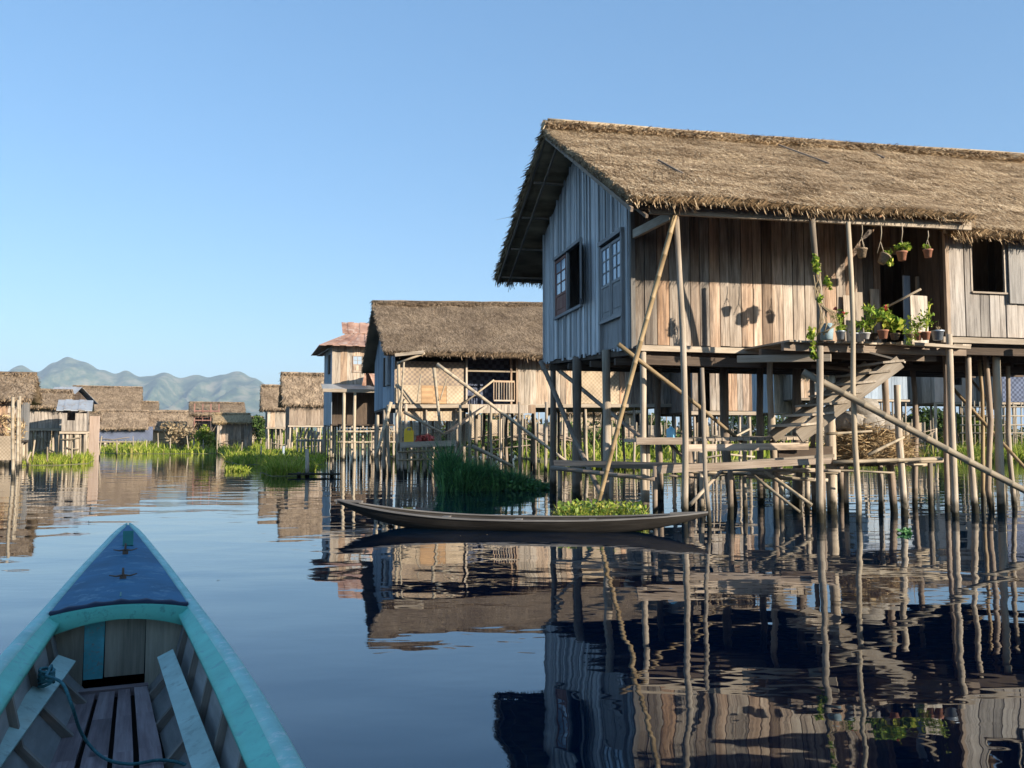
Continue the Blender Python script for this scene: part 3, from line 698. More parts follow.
# ---------------------------------------------------------------- walkways under the house
jt = thing('jetty', (4.2, 14.6, 0), 'upper plank jetty at the foot of the staircase under the big house', 'jetty', 'jetties')
mb = MB(); A_, B_ = P(640, 441, 15.0), P(806, 438, 15.1)
k = 0
while k < 1:
    a = A_.lerp(B_, k); mb.bar(a, a+Vector((-.1, .95, .02))+Vector((random.uniform(-.05, .05), random.uniform(-.1, .1), random.uniform(-.01, .01))), .11, .05, jit=.008); k += .043
mb.build('deck', 'post', jt)
MB().bar(P(636, 441, 14.9), P(687, 441, 14.9), .1, .12).build('beam', 'dark_post', jt); MB().bar(P(687, 448, 14.8), P(808, 446, 14.9), .06, .12).build('beam', 'pale_planks', jt); MB().bar(P(778, 455, 15.0), P(832, 455, 15.2), .05, .3).build('board', 'dark_wood', jt)
for px in (648, 700, 745, 780, 806): post(jt, Vector((X(px, 15.2), 15.2, -1.5)), P(px, 441, 15.2), .045, 'post')
jl = thing('jetty', (3.5, 14.1, 0), 'low landing stage of heavy logs just above the water beneath the upper jetty', 'jetty', 'jetties')
MB().bar(P(556, 463, 16.0), P(700, 467, 14.2), .2, .09, jit=.03).build('log', 'dark_post', jl)
bamboo(MB(), P(552, 468, 15.4), P(655, 479, 14.0), .045).build('log', 'dark_post', jl)
MB().bar(P(660, 470, 14.0), P(828, 461, 14.1), .3, .11, jit=.03).build('log', 'dark_post', jl)
MB().bar(P(745, 462, 14.2), P(832, 456, 14.4), .2, .06, jit=.01).build('board', 'post', jl)
for i in range(16):
    a = P(random.uniform(650, 840), random.uniform(469, 477), 14.6+random.random()*.8); bamboo(MB(), a, a+Vector((random.uniform(.5, 1.3), random.uniform(-.5, .3), random.uniform(-.08, .06))), random.uniform(.02, .04)).build('stick', random.choice(['pale_bamboo', 'post', 'pale_bamboo']), jl)
for px, Y in ((560, 16), (612, 15.2), (655, 14.6), (730, 14.4), (775, 14.5), (822, 14.5)): post(jl, Vector((X(px, Y), Y, -1.5)), P(px, 466, Y), .05, 'dark_post')
# platform with the straw stack
jp = thing('drying_platform', (6.2, 15.4, 0), 'small bamboo platform standing low over the water to the right of the landing stage', 'platform')
for i in range(12): bamboo(MB(), P(833, 462+i*.25, 14.9+i*.14), P(random.uniform(890, 948), 459+i*.3+random.uniform(-2, 3), 14.9+i*.14), .04).build('pole', 'pale_bamboo', jp)
for px in (846, 880, 930): post(jp, Vector((X(px, 15.6), 15.6, -1.5)), P(px, 461, 15.6), .05, 'post')
bamboo(MB(), P(826, 434, 14.6), P(872, 431, 14.6), .025).build('rail', 'pale_bamboo', jp); bamboo(MB(), P(868, 455, 14.8), P(904, 437, 14.9), .03).build('rail', 'pale_bamboo', jp)
c = P(868, 452, 15.9); mb = MB(); mb.lathe((c.x, c.y, 1.0), [(.0, 0), (.55, .0), (.6, .15), (.45, .3), (0, .38)], 9, 1, .6)
k_ = 5200; q_ = ell(k_, (c.x, c.y, 1.05), (.80, .5, .62), .55); q_[:, 2] = np.maximum(q_[:, 2], .99+RNG.random(k_)*.1)
d_ = norm(RNG.normal(0, 1, (k_, 3))*np.array([1, .6, .35])); mb.quads(blade_quads(q_, d_, norm(np.cross(d_, RNG.normal(0, 1, (k_, 3)))), RNG.uniform(.1, .38, k_), RNG.uniform(.008, .02, k_)))
tag(mb.build('straw_stack', 'straw'), 'tangled heap of dry straw on the low bamboo platform under the staircase', 'straw heap')
c = P(870, 424, 15.9)
for k_, (dx, dz, r) in enumerate(((0, 0, .22), (-.35, .05, .2), (.32, -.04, .2), (-.1, .3, .19))):
    mb = MB(); mb.tube([(c.x+dx-.26, c.y-.05, c.z+dz+.02), (c.x+dx-.2, c.y-.02, c.z+dz+.01), (c.x+dx, c.y, c.z+dz), (c.x+dx+.2, c.y, c.z+dz), (c.x+dx+.27, c.y, c.z+dz)], [.05, r*.85, r, r*.85, .06], 9)
    lab = ['bulging grey sack in the middle of the pile on the straw', 'grey sack at the left end of the pile on the straw', 'grey sack at the right end of the pile on the straw', 'grey sack lying on top of the other sacks'][k_]
    tag(mb.build('sack', M.setdefault('sack', plain('grey sacking', (.32, .29, .25), .9, .35, 9, bump=.5))), lab, 'sack', 'sacks under the big house')

# ================================================================ POTS AND PLANTS
def ltop(n, c, r, size, asp=.55, shell=.3, up=.4): return leaf_quads(ell(n, c, r, shell), RNG.uniform(size*.6, size*1.4, n), up, asp)
def potprof(r, h): return [(0, 0), (r*.68, 0), (r*.95, h*.85), (r*1.06, h*.86), (r*1.06, h), (r*.92, h), (r*.85, h*.88), (0, h*.86)]
def hang(px, ytop, ybot, rad, Y, label, potmat, leaves, cords=3, tilt=0, twig=False):
    p = P(px, ybot, Y); top = P(px, ytop, Y); h = rad*1.75
    o = thing('hanging_pot', p, label, 'hanging pot', 'pots hanging under the eave')
    mb = MB(); mb.lathe((0, 0, 0), potprof(rad, h), 14)
    mb.v = [tuple(Vector((v[0]*math.cos(tilt)+v[2]*math.sin(tilt), v[1], -v[0]*math.sin(tilt)+v[2]*math.cos(tilt)))+p) for v in mb.v]
    mb.build('pot', potmat, o)
    mb = MB(); ap = p+Vector((0, 0, h+rad*2.2))
    for k in range(cords):
        an = 6.28*k/cords+.5; mb.tube([ap, p+Vector((rad*1.0*math.cos(an), rad*1.0*math.sin(an), h*.95))], .006, 5)
    mb.tube([top+Vector((0, 0, .02)), (top+ap)/2+Vector((.012, 0, 0)), ap], .008, 5)
    mb.build('cord', 'pale_bamboo', o)
    if leaves:
        mb = MB()
        for (dx, dz, rx, rz, n, s) in leaves: mb.quads(ltop(n, (p.x+dx, p.y, p.z+dz), (rx, rx*.8, rz), s))
        mb.build('foliage', 'leaf', o)
hang(862, 226, 257.5, .085, 14.1, 'clay pot in a white cord sling, leftmost and bare of leaves under the eave', 'coir', None)
hang(881, 224, 263, .09, 14.1, 'tilted grey coconut husk pot with one yellowish sprout, hanging beside the bare slung pot', 'coir', [(.14, .02, .07, .08, 26, .1)], 2, .55)
hang(902, 224, 260.5, .085, 14.1, 'hanging terracotta pot full of bright yellow-green leaves', 'terracotta', [(0, .22, .14, .07, 90, .10), (-.2, .14, .06, .05, 14, .09)])
hang(928, 232, 257.5, .075, 14.1, 'small terracotta pot with a few dark leaves, hanging nearest the right-hand room', 'terracotta', [(-.02, .18, .08, .05, 30, .06)], 2)

zv = 2.935
def potted(px, Y, r, h, label, potmat, fol, stems=True, flower=None, leafmat='leaf', pn='pot', prof=None):
    c = Vector((X(px, Y), Y, zv)); o = thing('potted_plant', c, label, 'potted plant', 'potted plants on the veranda edge')
    mb = MB(); mb.lathe(c, prof or potprof(r, h), 14); mb.build(pn, potmat, o)
    mb = MB()
    for (dx, dz, rx, rz, n, s, asp) in fol:
        mb.quads(ltop(int(n*.62), (c.x+dx, c.y, c.z+h+dz), (rx, rx*.8, rz), s*.9, asp))
        if stems:
            for _ in range(3): mb.tube([c+Vector((0, 0, h*.8)), c+Vector((dx*.6+random.uniform(-.03, .03), 0, h+dz*.6)), c+Vector((dx+random.uniform(-rx, rx)*.5, 0, h+dz))], .008, 5)
    mb.build('foliage', leafmat, o)
    if flower:
        mb = MB()
        for (dx, dz, s) in flower: mb.quads(leaf_quads(ell(26, (c.x+dx, c.y-.05, c.z+dz), (s, s, s*.8), .4), RNG.uniform(s*.8, s*1.3, 26), .2, .8))
        mb.build('flower', 'flower', o)
    return o
m = thing('bucket', (X(829, 14.0), 14.0, zv-.02), 'pale blue metal bucket standing at the left end of the veranda edge', 'bucket')
c = ORG[m.name]
MB().lathe(c, [(0, 0), (.095, 0), (.105, .12), (.108, .125), (.11, .25), (.115, .255), (.112, .262), (.1, .255), (.095, .03), (0, .03)], 18).build('body', plain('blue white enamel', (.33, .46, .52), .4, .25, 7, wear=(.6, .6, .58)), m)
MB().tube([c+Vector((-.11, 0, .25)), c+Vector((-.08, -.09, .22)), c+Vector((0, -.125, .17)), c+Vector((.08, -.09, .22)), c+Vector((.11, 0, .25))], .005, 5).build('handle', 'zinc', m)
potted(843, 14.1, .075, .14, 'slender plant with small red flowers in a grey pot, right of the metal bucket', 'zinc', [(-.02, .22, .13, .2, 60, .09, .5), (.03, .08, .09, .08, 26, .08, .5)], flower=[(-.09, .50, .035), (.04, .43, .025)])
potted(857, 14.15, .07, .11, 'low leafy seedling in a tin, left of the white tub', 'zinc', [(0, .10, .12, .12, 70, .09, .5)])
potted(868, 14.05, .08, .10, 'bushy green plant in a white tub', plain('white tub', (.65, .62, .58), .6), [(0, .14, .17, .13, 130, .09, .55), (.05, .3, .07, .1, 22, .1, .3)])
potted(877, 14.25, .07, .12, 'tall thin plant with a spiky rosette at the top of its bare stem', 'dark_wood', [(-.07, .42, .13, .06, 34, .18, .22)])
potted(886, 14.0, .085, .14, 'large leafy plant with one big pink-red bloom above it', 'terracotta', [(0, .22, .2, .2, 150, .12, .6)], flower=[(.03, .5, .05)])
potted(898, 14.1, .08, .10, 'plant with broad yellowing leaves beside the big red bloom', 'coir', [(0, .16, .19, .13, 90, .16, .7)])
potted(913, 13.95, .06, .07, 'pale green spider plant drooping over the veranda edge', 'coir', [(0, .02, .13, .12, 80, .18, .12), (0, -.1, .10, .08, 40, .15, .12)], stems=False)
potted(921, 14.2, .075, .13, 'round shrub in a terracotta pot, left one of the two shrubs before the loose board', 'terracotta', [(-.02, .16, .19, .16, 190, .07, .5)])
potted(929, 14.15, .075, .13, 'taller shrub with upright sprays, right one of the two shrubs before the loose board', 'terracotta', [(.02, .2, .15, .22, 170, .07, .4), (.08, .45, .05, .1, 24, .06, .4)])
potted(941, 14.2, .10, .16, 'wide grey pot with a few dry twigs, rightmost on the veranda edge', 'zinc', [(0, .06, .09, .10, 26, .12, .08)], leafmat='dry_leaf')
# climber on the veranda post
v = thing('climbing_vine', P(822, 335, 13.85), 'leafy vine climbing the bent veranda post above the bucket', 'vine')
mb = MB()
for k in range(7):
    s = P(818+random.uniform(-4, 8), 335, 13.85); pts = [s]
    for j in range(1, 7): pts.append(P(818+3*math.sin(j*1.3+k)+random.uniform(-2, 2)+(5 if j < 3 else 0), 335-j*12, 13.8))
    mb.tube(pts[:random.randint(4, 7)], .008, 5)
for k in range(6):
    a = P(820, 305, 13.8); mb.tube([a, a+Vector((.12+k*.02, -.05, -.12)), a+Vector((.2+.02*k, 0, -.32)), a+Vector((.1-k*.02, 0, -.45))], .007, 5)
mb.build('stem', 'dry_leaf', v)
mb = MB()
for (px, py, r, n) in ((816, 265, .07, 34), (815, 259, .06, 20), (818, 270, .06, 20), (827, 281, .07, 22), (830, 286, .05, 14), (820, 299, .05, 16), (812, 337, .08, 40), (813, 347, .06, 30), (814, 356, .05, 26), (812, 330, .06, 16)):
    p = P(px, py, 13.75); mb.quads(ltop(n, p, (r, r, r*1.3), .09))
mb.build('foliage', 'leaf', v)
cl = P(671, 439.5, 15.5); mb = MB(); mb.lathe((cl.x, cl.y, cl.z), [(0, 0), (.075, 0), (.085, .02), (.08, .16), (.07, .19), (.03, .21), (.03, .23), (0, .23)], 14)
tag(mb.build('water_jug', 'blue_cloth'), 'pale blue plastic jug standing on the upper jetty between two posts', 'jug')
for px in (667, 675): pass

# ================================================================ CANOE
def boat_shell(stations, prof_n=9):
    """stations: list of (centre vec, right dir, half width, z gunwale, z keel)"""
    rows = []
    for (c, r, hw, zg, zk) in stations:
        row = []
        for k in range(-prof_n, prof_n+1):
            f = k/prof_n; zz = zk+(zg-zk)*abs(f)**2.4; row.append(Vector((c.x, c.y, 0))+r*(hw*math.copysign(abs(f)**.8, f))+Vector((0, 0, zz)))
        rows.append(row)
    return rows
def skin(mb, rows, flip=False):
    i0 = len(mb.v); n = len(rows[0]); acc = 0
    for row in rows: mb.v += [tuple(p) for p in row]
    for i in range(len(rows)-1):
        d = (rows[i+1][n//2]-rows[i][n//2]).length
        for j in range(n-1):
            a = i0+i*n+j; f = (a, a+1, a+n+1, a+n); f = f[::-1] if flip else f
            u = ((j*.05, acc), ((j+1)*.05, acc), ((j+1)*.05, acc+d), (j*.05, acc+d)); u = u[::-1] if flip else u
            mb.f.append(f); mb.sm.append(True); mb.uv.append(u)
        acc += d
cn = thing('canoe', P(520, 530, 12.5), 'long narrow dark wooden canoe lying empty in front of the big house', 'canoe')
E0 = P(338, 502, 13.3); E1 = P(708, 512, 12.3); ax = (E1-E0); ax.z = 0; Lc = ax.length; ax.normalize(); rt = Vector((ax.y, -ax.x, 0))
st = []; st_in = []
for i in range(41):
    f = i/40; c = Vector((E0.x, E0.y, 0))+ax*(Lc*f); s = abs(2*f-1)
    hw = .36*(1-s**2.2)**.8+.03; zg = .15+(.235 if f < .5 else .13)*s**2.4; zk = -.06+(zg+.03)*(max(0, s-.35)/.65)**1.5
    st.append((c, rt, hw, zg, min(zk, zg-.03))); st_in.append((c, rt, max(hw-.035, .01), zg, min(zk+.035, zg-.012)))
mb = MB(); skin(mb, boat_shell(st), True); skin(mb, boat_shell(st_in)); hull = mb.build('hull', 'canoe', cn)
for sgn in (-1, 1):
    mb = MB(); rows = []
    for (c, r, hw, zg, zk) in st:
        q = Vector((c.x, c.y, zg)); rows.append([q+r*sgn*(hw+.012), q+r*sgn*(hw+.012)+Vector((0, 0, .022)), q+r*sgn*(hw-.05)+Vector((0, 0, .022)), q+r*sgn*(hw-.05), q+r*sgn*(hw+.012)])
    skin(mb, rows, sgn > 0); mb.build('gunwale', 'canoe_rim', cn)
for f in (.03, .97):
    c, r, hw, zg, zk = st[int(f*40)]; e = (ax if f > .5 else -ax); q = Vector((c.x, c.y, zg+.012)); MB().bar(q-e*.25, q+e*.18+Vector((0, 0, .015)), .085, .03).build('end_cap', 'canoe_rim', cn)
for f in (.3, .5, .7):
    c, r, hw, zg, zk = st[int(f*40)]; q = Vector((c.x, c.y, zg-.03)); MB().bar(q-r*(hw-.03), q+r*(hw-.03), .1, .02).build('thwart', 'canoe_rim', cn)

# ================================================================ FOREGROUND BOAT
aB = math.radians(-23.2); Fd = Vector((math.sin(aB), math.cos(aB), 0)); Rt = Vector((math.cos(aB), -math.sin(aB), 0)); Q0 = -.062
def BP(s, q, z): return Fd*s+Rt*(q+Q0)+Vector((0, 0, z))
def interp(tab, s):
    for (a, va), (b, vb) in zip(tab, tab[1:]):
        if a <= s <= b: f = (s-a)/(b-a); return va+(vb-va)*f
    return tab[0][1] if s < tab[0][0] else tab[-1][1]
HW = [(-1.5, .50), (1, .50), (2.4, .487), (3, .478), (3.75, .448), (4.8, .388), (5.3, .348), (6.2, .268), (7.0, .185), (7.6, .122), (7.95, .075), (8.15, .04), (8.25, .012)]
ZG = [(-1.5, .42), (5.0, .42), (6.2, .47), (7.5, .53), (8.25, .575)]
IN = [(-1.5, .40), (2.4, .372), (3.5, .34), (4.8, .285), (5.2, .26)]   # inner edge of the painted plank
hw_ = lambda s: interp(HW, s); zg_ = lambda s: interp(ZG, s); in_ = lambda s: interp(IN, s)
bt = thing('motor_boat', BP(3.4, 0, 0), 'turquoise painted wooden longboat whose bow points away from the viewer', 'boat')
SS = [-1.4+.3*i for i in range(32)]+[8.2, 8.25]
SS = sorted(set([round(s, 3) for s in SS if s <= 8.25]))
mb = MB(); rows = []
for s in SS:
    h = hw_(s); z = zg_(s); k = max(0, (s-5.5)/2.75); zb = -.22+.7*k**2
    rows.append([BP(s, -h, z), BP(s, -h*.93, z-.14), BP(s, -h*.72, (z+zb)*.42), BP(s, -h*.5, zb+.05), BP(s, 0, zb), BP(s, h*.5, zb+.05), BP(s, h*.72, (z+zb)*.42), BP(s, h*.93, z-.14), BP(s, h, z)])
skin(mb, rows, True); mb.build('hull', 'teal', bt)
SI = [s for s in SS if s <= 4.95]+[5.0]
for sgn in (-1, 1):       # painted gunwale plank: flat inner band and chalky outer strip
    mb = MB(); rows = []
    for s in SI:
        h = hw_(s); z = zg_(s); i_ = in_(s)
        rows.append([BP(s, sgn*(h-.05), z+.004), BP(s, sgn*(i_+.02), z-.022), BP(s, sgn*i_, z-.03), BP(s, sgn*(i_+.005), z-.055), BP(s, sgn*(h-.05), z-.05)])
    skin(mb, rows, sgn < 0); mb.build('gunwale', 'teal', bt)
    mb = MB(); rows = []
    for s in SS:
        h = hw_(s); z = zg_(s); k = min(.052, h*.55)
        rows.append([BP(s, sgn*(h+.012), z-.05), BP(s, sgn*(h+.014), z-.004), BP(s, sgn*(h+.002), z+.012), BP(s, sgn*(h-k*.5), z+.014), BP(s, sgn*(h-k), z+.006), BP(s, sgn*(h-k-.002), z-.03)])
    skin(mb, rows, sgn < 0); mb.build('gunwale_cap', 'teal_pale', bt)
    mb = MB(); rows = []   # inner side boards
    for s in SI: rows.append([BP(s, sgn*(in_(s)+.035), zg_(s)-.05), BP(s, sgn*(in_(s)-.005), .17), BP(s, sgn*interp([(-1.5, .25), (3.8, .20), (5.0, .135)], s), .012)])
    skin(mb, rows, sgn < 0); mb.build('side_lining', 'hull_in', bt)
    for s in [4.72, 4.22, 3.72, 3.24, 2.78, 2.3, 1.8]:
        lo = interp([(-1.5, .24), (3.8, .19), (5.0, .125)], s); i_ = in_(s)
        MB().bar(BP(s, sgn*(i_+.03), zg_(s)-.06), BP(s, sgn*(i_-.012), .17), .045, .035, up=Fd).build('rib', 'rib', bt); MB().bar(BP(s, sgn*(i_-.012), .168), BP(s, sgn*lo, .02), .045, .035, up=Fd).build('rib', 'rib', bt)
mb = MB(); rows = [[BP(s, -interp([(-1.5, .25), (3.8, .20), (5.0, .135)], s)-.01, .014), BP(s, interp([(-1.5, .25), (3.8, .20), (5.0, .135)], s)+.01, .014)] for s in SI+[5.4]]; skin(mb, rows, False); mb.build('hull_bottom', 'black', bt)
# long pale side rails resting on the ribs
a, b = G(166, 655, .25), G(206, 768, .24); MB().bar(a, a+(b-a)*1.6, .078, .022, up=(-.45*Rt.x, -.45*Rt.y, 1)).build('side_rail', M.setdefault('rail_paint', plain('chalky grey green paint', (.36, .50, .46), .75, .2, 5, wear=(.25, .33, .30), bump=.2)), bt)
a, b = G(66, 660, .25), G(-4, 752, .24); MB().bar(a, a+(b-a)*1.6, .085, .022, up=(.45*Rt.x, .45*Rt.y, 1)).build('side_rail', M['rail_paint'], bt)
# fore deck
mb = MB(); rows = []
for s in [5.0+.13*i for i in range(24)]+[8.1]:
    h = max(hw_(s)-.05, .008); z = zg_(s)+.016; row = []
    for k in range(-6, 7): row.append(BP(s, h*k/6, z+.035*(1-(k/6)**2)*min(1, h/.3)))
    rows.append(row)
skin(mb, rows, False); mb.build('fore_deck', 'deck', bt)
mb = MB(); rows = []
for k in range(-8, 9):
    h = hw_(5.0)-.045; x = h*k/8; z = zg_(5)+.016+.035*(1-(k/8)**2)-.008*abs(math.sin(k*1.1))
    rows.append([BP(4.965, x, z-.018), BP(4.96, x, z+.004), BP(4.985, x, z+.008), BP(5.04, x, z+.003)])
skin(mb, rows, True); mb.build('deck_edge', plain('navy deck edging', (.012, .025, .06), .7), bt)
mb = MB(); rows = []
for k in range(-8, 9):
    h = hw_(4.95)-.05; x = h*k/8; z = zg_(5)+.004+.035*(1-(k/8)**2)
    rows.append([BP(4.93, x, z-.072-.03*(k/8)**2), BP(4.93, x, z-.006), BP(4.99, x, z), ])
skin(mb, rows, True); mb.build('cross_beam', plain('bright turquoise beam paint', (.09, .42, .34), .5, .1, 6, wear=(.06, .25, .22)), bt)
# bulkhead boards
zt_ = zg_(5)-.045
for (q0, q1, z0, mt) in ((-.345, -.17, .015, 'bulk'), (-.165, -.075, .085, 'cyan_board'), (-.068, .118, .09, 'bulk'), (.124, .30, .015, 'bulk')):
    mb = MB(); s = 4.985+random.uniform(-.006, .006)
    mb.hexa([BP(s, q0*.86 if q0 < -.2 else q0, z0), BP(s, q1*.86 if q1 > .2 else q1, z0), BP(s+.02, q1*.86 if q1 > .2 else q1, z0), BP(s+.02, q0*.86 if q0 < -.2 else q0, z0), BP(s, q0, zt_), BP(s, q1+.004, zt_), BP(s+.02, q1+.004, zt_), BP(s+.02, q0, zt_)]); mb.build('bulkhead_board', mt, bt)
MB().bar(BP(4.90, -.20, .035), BP(4.90, .14, .035), .06, .045).build('sill', 'floor', bt)
MB().bar(BP(5.4, -.2, .2), BP(5.4, .2, .2), .02, .4).build('hold_dark_sheet', 'black', bt)  # near-black sheet added to stand in for darkness inside the hold
mb = MB()
for i in range(6): mb.tube([BP(5.05+.03*i, -.1+.05*i, .04+.01*(i % 3)), BP(5.08, -.05+.05*i, .07+.01*i), BP(5.1, .02+.03*i, .04)], .009, 5)
mb = None
# floor boards
for k, (qa, qb) in enumerate(((-.175, -.095), (-.085, -.01), (-.002, .058), (.068, .135))):
    mb = MB(); q1 = lambda s, q: q*interp([(1, 1.7), (3.8, 1.38), (4.95, 1.0)], s)
    prev = None
    ss = [4.86, 4.4, 3.9, 3.4, 2.9, 2.2, 1.2]
    for a_, b_ in zip(ss, ss[1:]):
        z = .045+.004*k
        mb.hexa([BP(a_, q1(a_, qa)+.004, z-.02), BP(a_, q1(a_, qb)-.004, z-.02), BP(a_, q1(a_, qb)-.004, z), BP(a_, q1(a_, qa)+.004, z), BP(b_, q1(b_, qa)+.004, z-.02), BP(b_, q1(b_, qb)-.004, z-.02), BP(b_, q1(b_, qb)-.004, z), BP(b_, q1(b_, qa)+.004, z)])
        i0 = len(mb.uv)-6
        for j in range(6): mb.uv[i0+j] = tuple((u[0] % 1+k*3, (u[1] % 1)+ (4.93-a_)) for u in mb.uv[i0+j]) if False else mb.uv[i0+j]
    mb.build('floor_board', 'floor', bt)
# bow block and two cleats
a = BP(6.95, .012, .53); MB().bar(a, a+Vector((0, 0, .10))+Fd*.04, .07, .06, up=Fd).build('bow_block', 'teal_dark', bt)
for (s, wd) in ((6.55, .15), (5.62, .15)):
    z = zg_(s)+.05; mb = MB(); mb.bar(BP(s, -.018, z-.004), BP(s, .018, z-.004), .02, .03); mb.tube([BP(s, -wd/2, z+.02), BP(s, -wd/4, z+.012), BP(s, 0, z+.018), BP(s, wd/4, z+.012), BP(s, wd/2, z+.022)], [.003, .005, .006, .005, .003], 8)
    mb.tube([BP(s, 0, z), BP(s, 0, z+.06)], [.008, .006], 7); mb.build('cleat', M.setdefault('iron', plain('rusty iron', (.12, .09, .07), .7, .3, 40, metal=.3)), bt)
MB().bar(BP(6.0, -.004, .49), BP(5.1, -.004, .475), .008, .006).build('deck_seam', 'teal_dark', bt)
# rope
pts = []
cn_ = G(46, 686, .27)
for i in range(44):
    an = i*.9; pts.append(cn_+Rt*(.028*math.cos(an))+Fd*(.05*math.sin(an))+Vector((0, 0, .012+.0012*i+.02*math.sin(an*.5))))
wp = [(46, 676, .33), (62, 683, .33), (72, 706, .26), (80, 730, .14), (92, 748, .07), (108, 760, .07), (132, 764, .07), (160, 760, .07), (186, 765, .075), (200, 780, .075), (150, 800, .07), (90, 790, .07), (60, 775, .07)]
raw = [G(*w_) for w_ in wp]; sm = []
for i in range(len(raw)-1):
    p0, p1, p2, p3 = raw[max(i-1, 0)], raw[i], raw[i+1], raw[min(i+2, len(raw)-1)]
    for k in range(6):
        t = k/6; sm.append(.5*((2*p1)+(p2-p0)*t+(2*p0-5*p1+4*p2-p3)*t*t+(3*p1-p0-3*p2+p3)*t**3))
mb = MB(); mb.tube(pts+sm, .0065, 7); tag(mb.build('rope', 'rope'), 'dark teal rope looped round the left rail of the turquoise boat', 'rope')

# ================================================================ OTHER HOUSES
def stilt_house(fr, Lx, W, zf, ze_f, ze_b, zr, label, og=.5, of=1.0, ob=1.0, wall='pale_planks', gable='grey_planks', front=None, holes=(), roofmat='thatch_far', dens=90, posts=7, rows=3, pr=.06, thick=.25, fringe=20, bl=(.3, .7), bw=(.03, .06), bend=.03, zr2=None, solid_roof=None, name='stilt_house', group='stilt houses', over_right=None, pw=.25, rearless=False, postmat='post', zf2=None, bracing=2):
    zr2 = zr if zr2 is None else zr2; zf2 = zf if zf2 is None else zf2; orr = og if over_right is None else over_right
    h = thing(name, fr(0, 0, 0), label, 'house', group)
    half = W/2
    zt = lambda n: (ze_f+(n+of)/(half+of)*(zr-ze_f) if n < half else zr-(n-half)/(half+ob)*(zr-ze_b))-thick-.03
    fl = lambda d: zf+(zf2-zf)*d/Lx
    secs = front or [(0, Lx, wall, holes)]
    for (t0, t1, mt, hs) in secs:
        if mt is None: continue
        if mt.startswith('mat'):
            mb = MB(); A = fr(t0, 0, 0); B = fr(t1, 0, 0)
            z0, z1 = (hs[0], hs[1]) if hs else (fl(t0), zt(0))
            i = len(mb.v); q = [fr(t0, 0, z0), fr(t1, 0, z0), fr(t1, 0, z1), fr(t0, 0, z1)]; nn = fr.v*.03
            mb.hexa([q[0], q[1], q[1]+nn, q[0]+nn, q[3], q[2], q[2]+nn, q[3]+nn]); mb.build('front_wall', mt, h)
        else:
            mb = MB(); plank_wall(mb, fr(t0, 0, 0), fr(t1, 0, 0), fl, lambda d: zt(0), pw=pw, holes=hs, gap=.012, jit=.012); mb.build('front_wall', mt, h)
    mb = MB(); plank_wall(mb, fr(0, W, 0), fr(0, 0, 0), lambda d: zf-.03, lambda d: zt(W-d), pw=.2, gap=.012, jit=.012); mb.build('gable_wall', gable, h)
    mb = MB(); plank_wall(mb, fr(Lx, 0, 0), fr(Lx, W, 0), lambda d: zf2, lambda d: zt(d), pw=.3); plank_wall(mb, fr(Lx, W, 0), fr(0, W, 0), lambda d: zf, lambda d: zt(W), pw=.4); mb.build('rear_wall', gable, h)
    mb = MB(); q = [fr(0.02, .02, zf-.12), fr(Lx, .02, zf2-.12), fr(Lx, W, zf2-.12), fr(0.02, W, zf-.12)]; mb.hexa([*q, *[a+Vector((0, 0, .1)) for a in q]]); mb.build('floor', 'dark_wood', h)
    MB().bar(fr(-.1, -.08, zf-.10), fr(Lx+.1, -.08, zf2-.10), .07, .14).build('edge_beam', 'beam', h)
    mb = MB()
    A, B = fr(-og, half, zr), fr(Lx+orr, half, zr2); D, Cc = fr(-og, -of, ze_f), fr(Lx+orr, -of, ze_f); D2, C2 = fr(-og, W+ob, ze_b), fr(Lx+orr, W+ob, ze_b)
    if solid_roof:
        for (a, b, c, d) in ((A, B, Cc, D), (A, B, C2, D2)):
            n = int((b-a).length/.35); 
            for i in range(n):
                e0, e1 = i/n, (i+1)/n; up = Vector((0, 0, .035 if i % 2 else .0)); dn = Vector((0, 0, .03))
                p = [a.lerp(b, e0)+up, a.lerp(b, e1)+up, d.lerp(c, e1)+up, d.lerp(c, e0)+up]
                mb.hexa([p[0]-dn, p[1]-dn, p[1], p[0], p[3]-dn, p[2]-dn, p[2], p[3]])
        mb.build('roof', solid_roof, h)
    else:
        thatch(mb, A, B, Cc, D, thick, dens, bl, bw, fringe, seed=random.random()*90, sag=.09, rough=.06)
        thatch(mb, A, B, C2, D2, thick, dens*.3, bl, bw, fringe, seed=random.random()*90)
        ridge_cap(mb, A, B, .15, dens, bl, bw); mb.build('roof', roofmat, h)
    if posts:
        for r in range(rows):
            n = .1+(W-.2)*r/max(1, rows-1)
            for i in range(posts):
                t = .1+(Lx-.2)*i/(posts-1)+random.uniform(-.25, .25)*(0 < i < posts-1)
                a = fr(t+random.uniform(-.12, .12), n, -1.4); b = fr(t, n, fl(t)-.1)
                post(h, a, b, pr*random.uniform(.7, 1.3), postmat, bend, seg=6, n=5)
        for r in range(bracing):
            n = -.12+W*.6*r; mb = MB()
            for zz in (.75, 1.35):
                a_ = random.uniform(-.1, Lx*.35); b_ = random.uniform(Lx*.6, Lx+.1); mb.tube([fr(a_, n, zz+random.uniform(-.3, .3)), fr((a_+b_)/2, n, zz), fr(b_, n, zz+random.uniform(-.3, .4))], .04, 6)
            mb.build('cross_rail', 'pale_bamboo', h)
    return h
def hole(fr, pxa, pxb, pya, pyb, Y):
    a, _ = fr.tn(pxa, Y); b, _ = fr.tn(pxb, Y); return (a, b, Z(pyb, Y), Z(pya, Y))

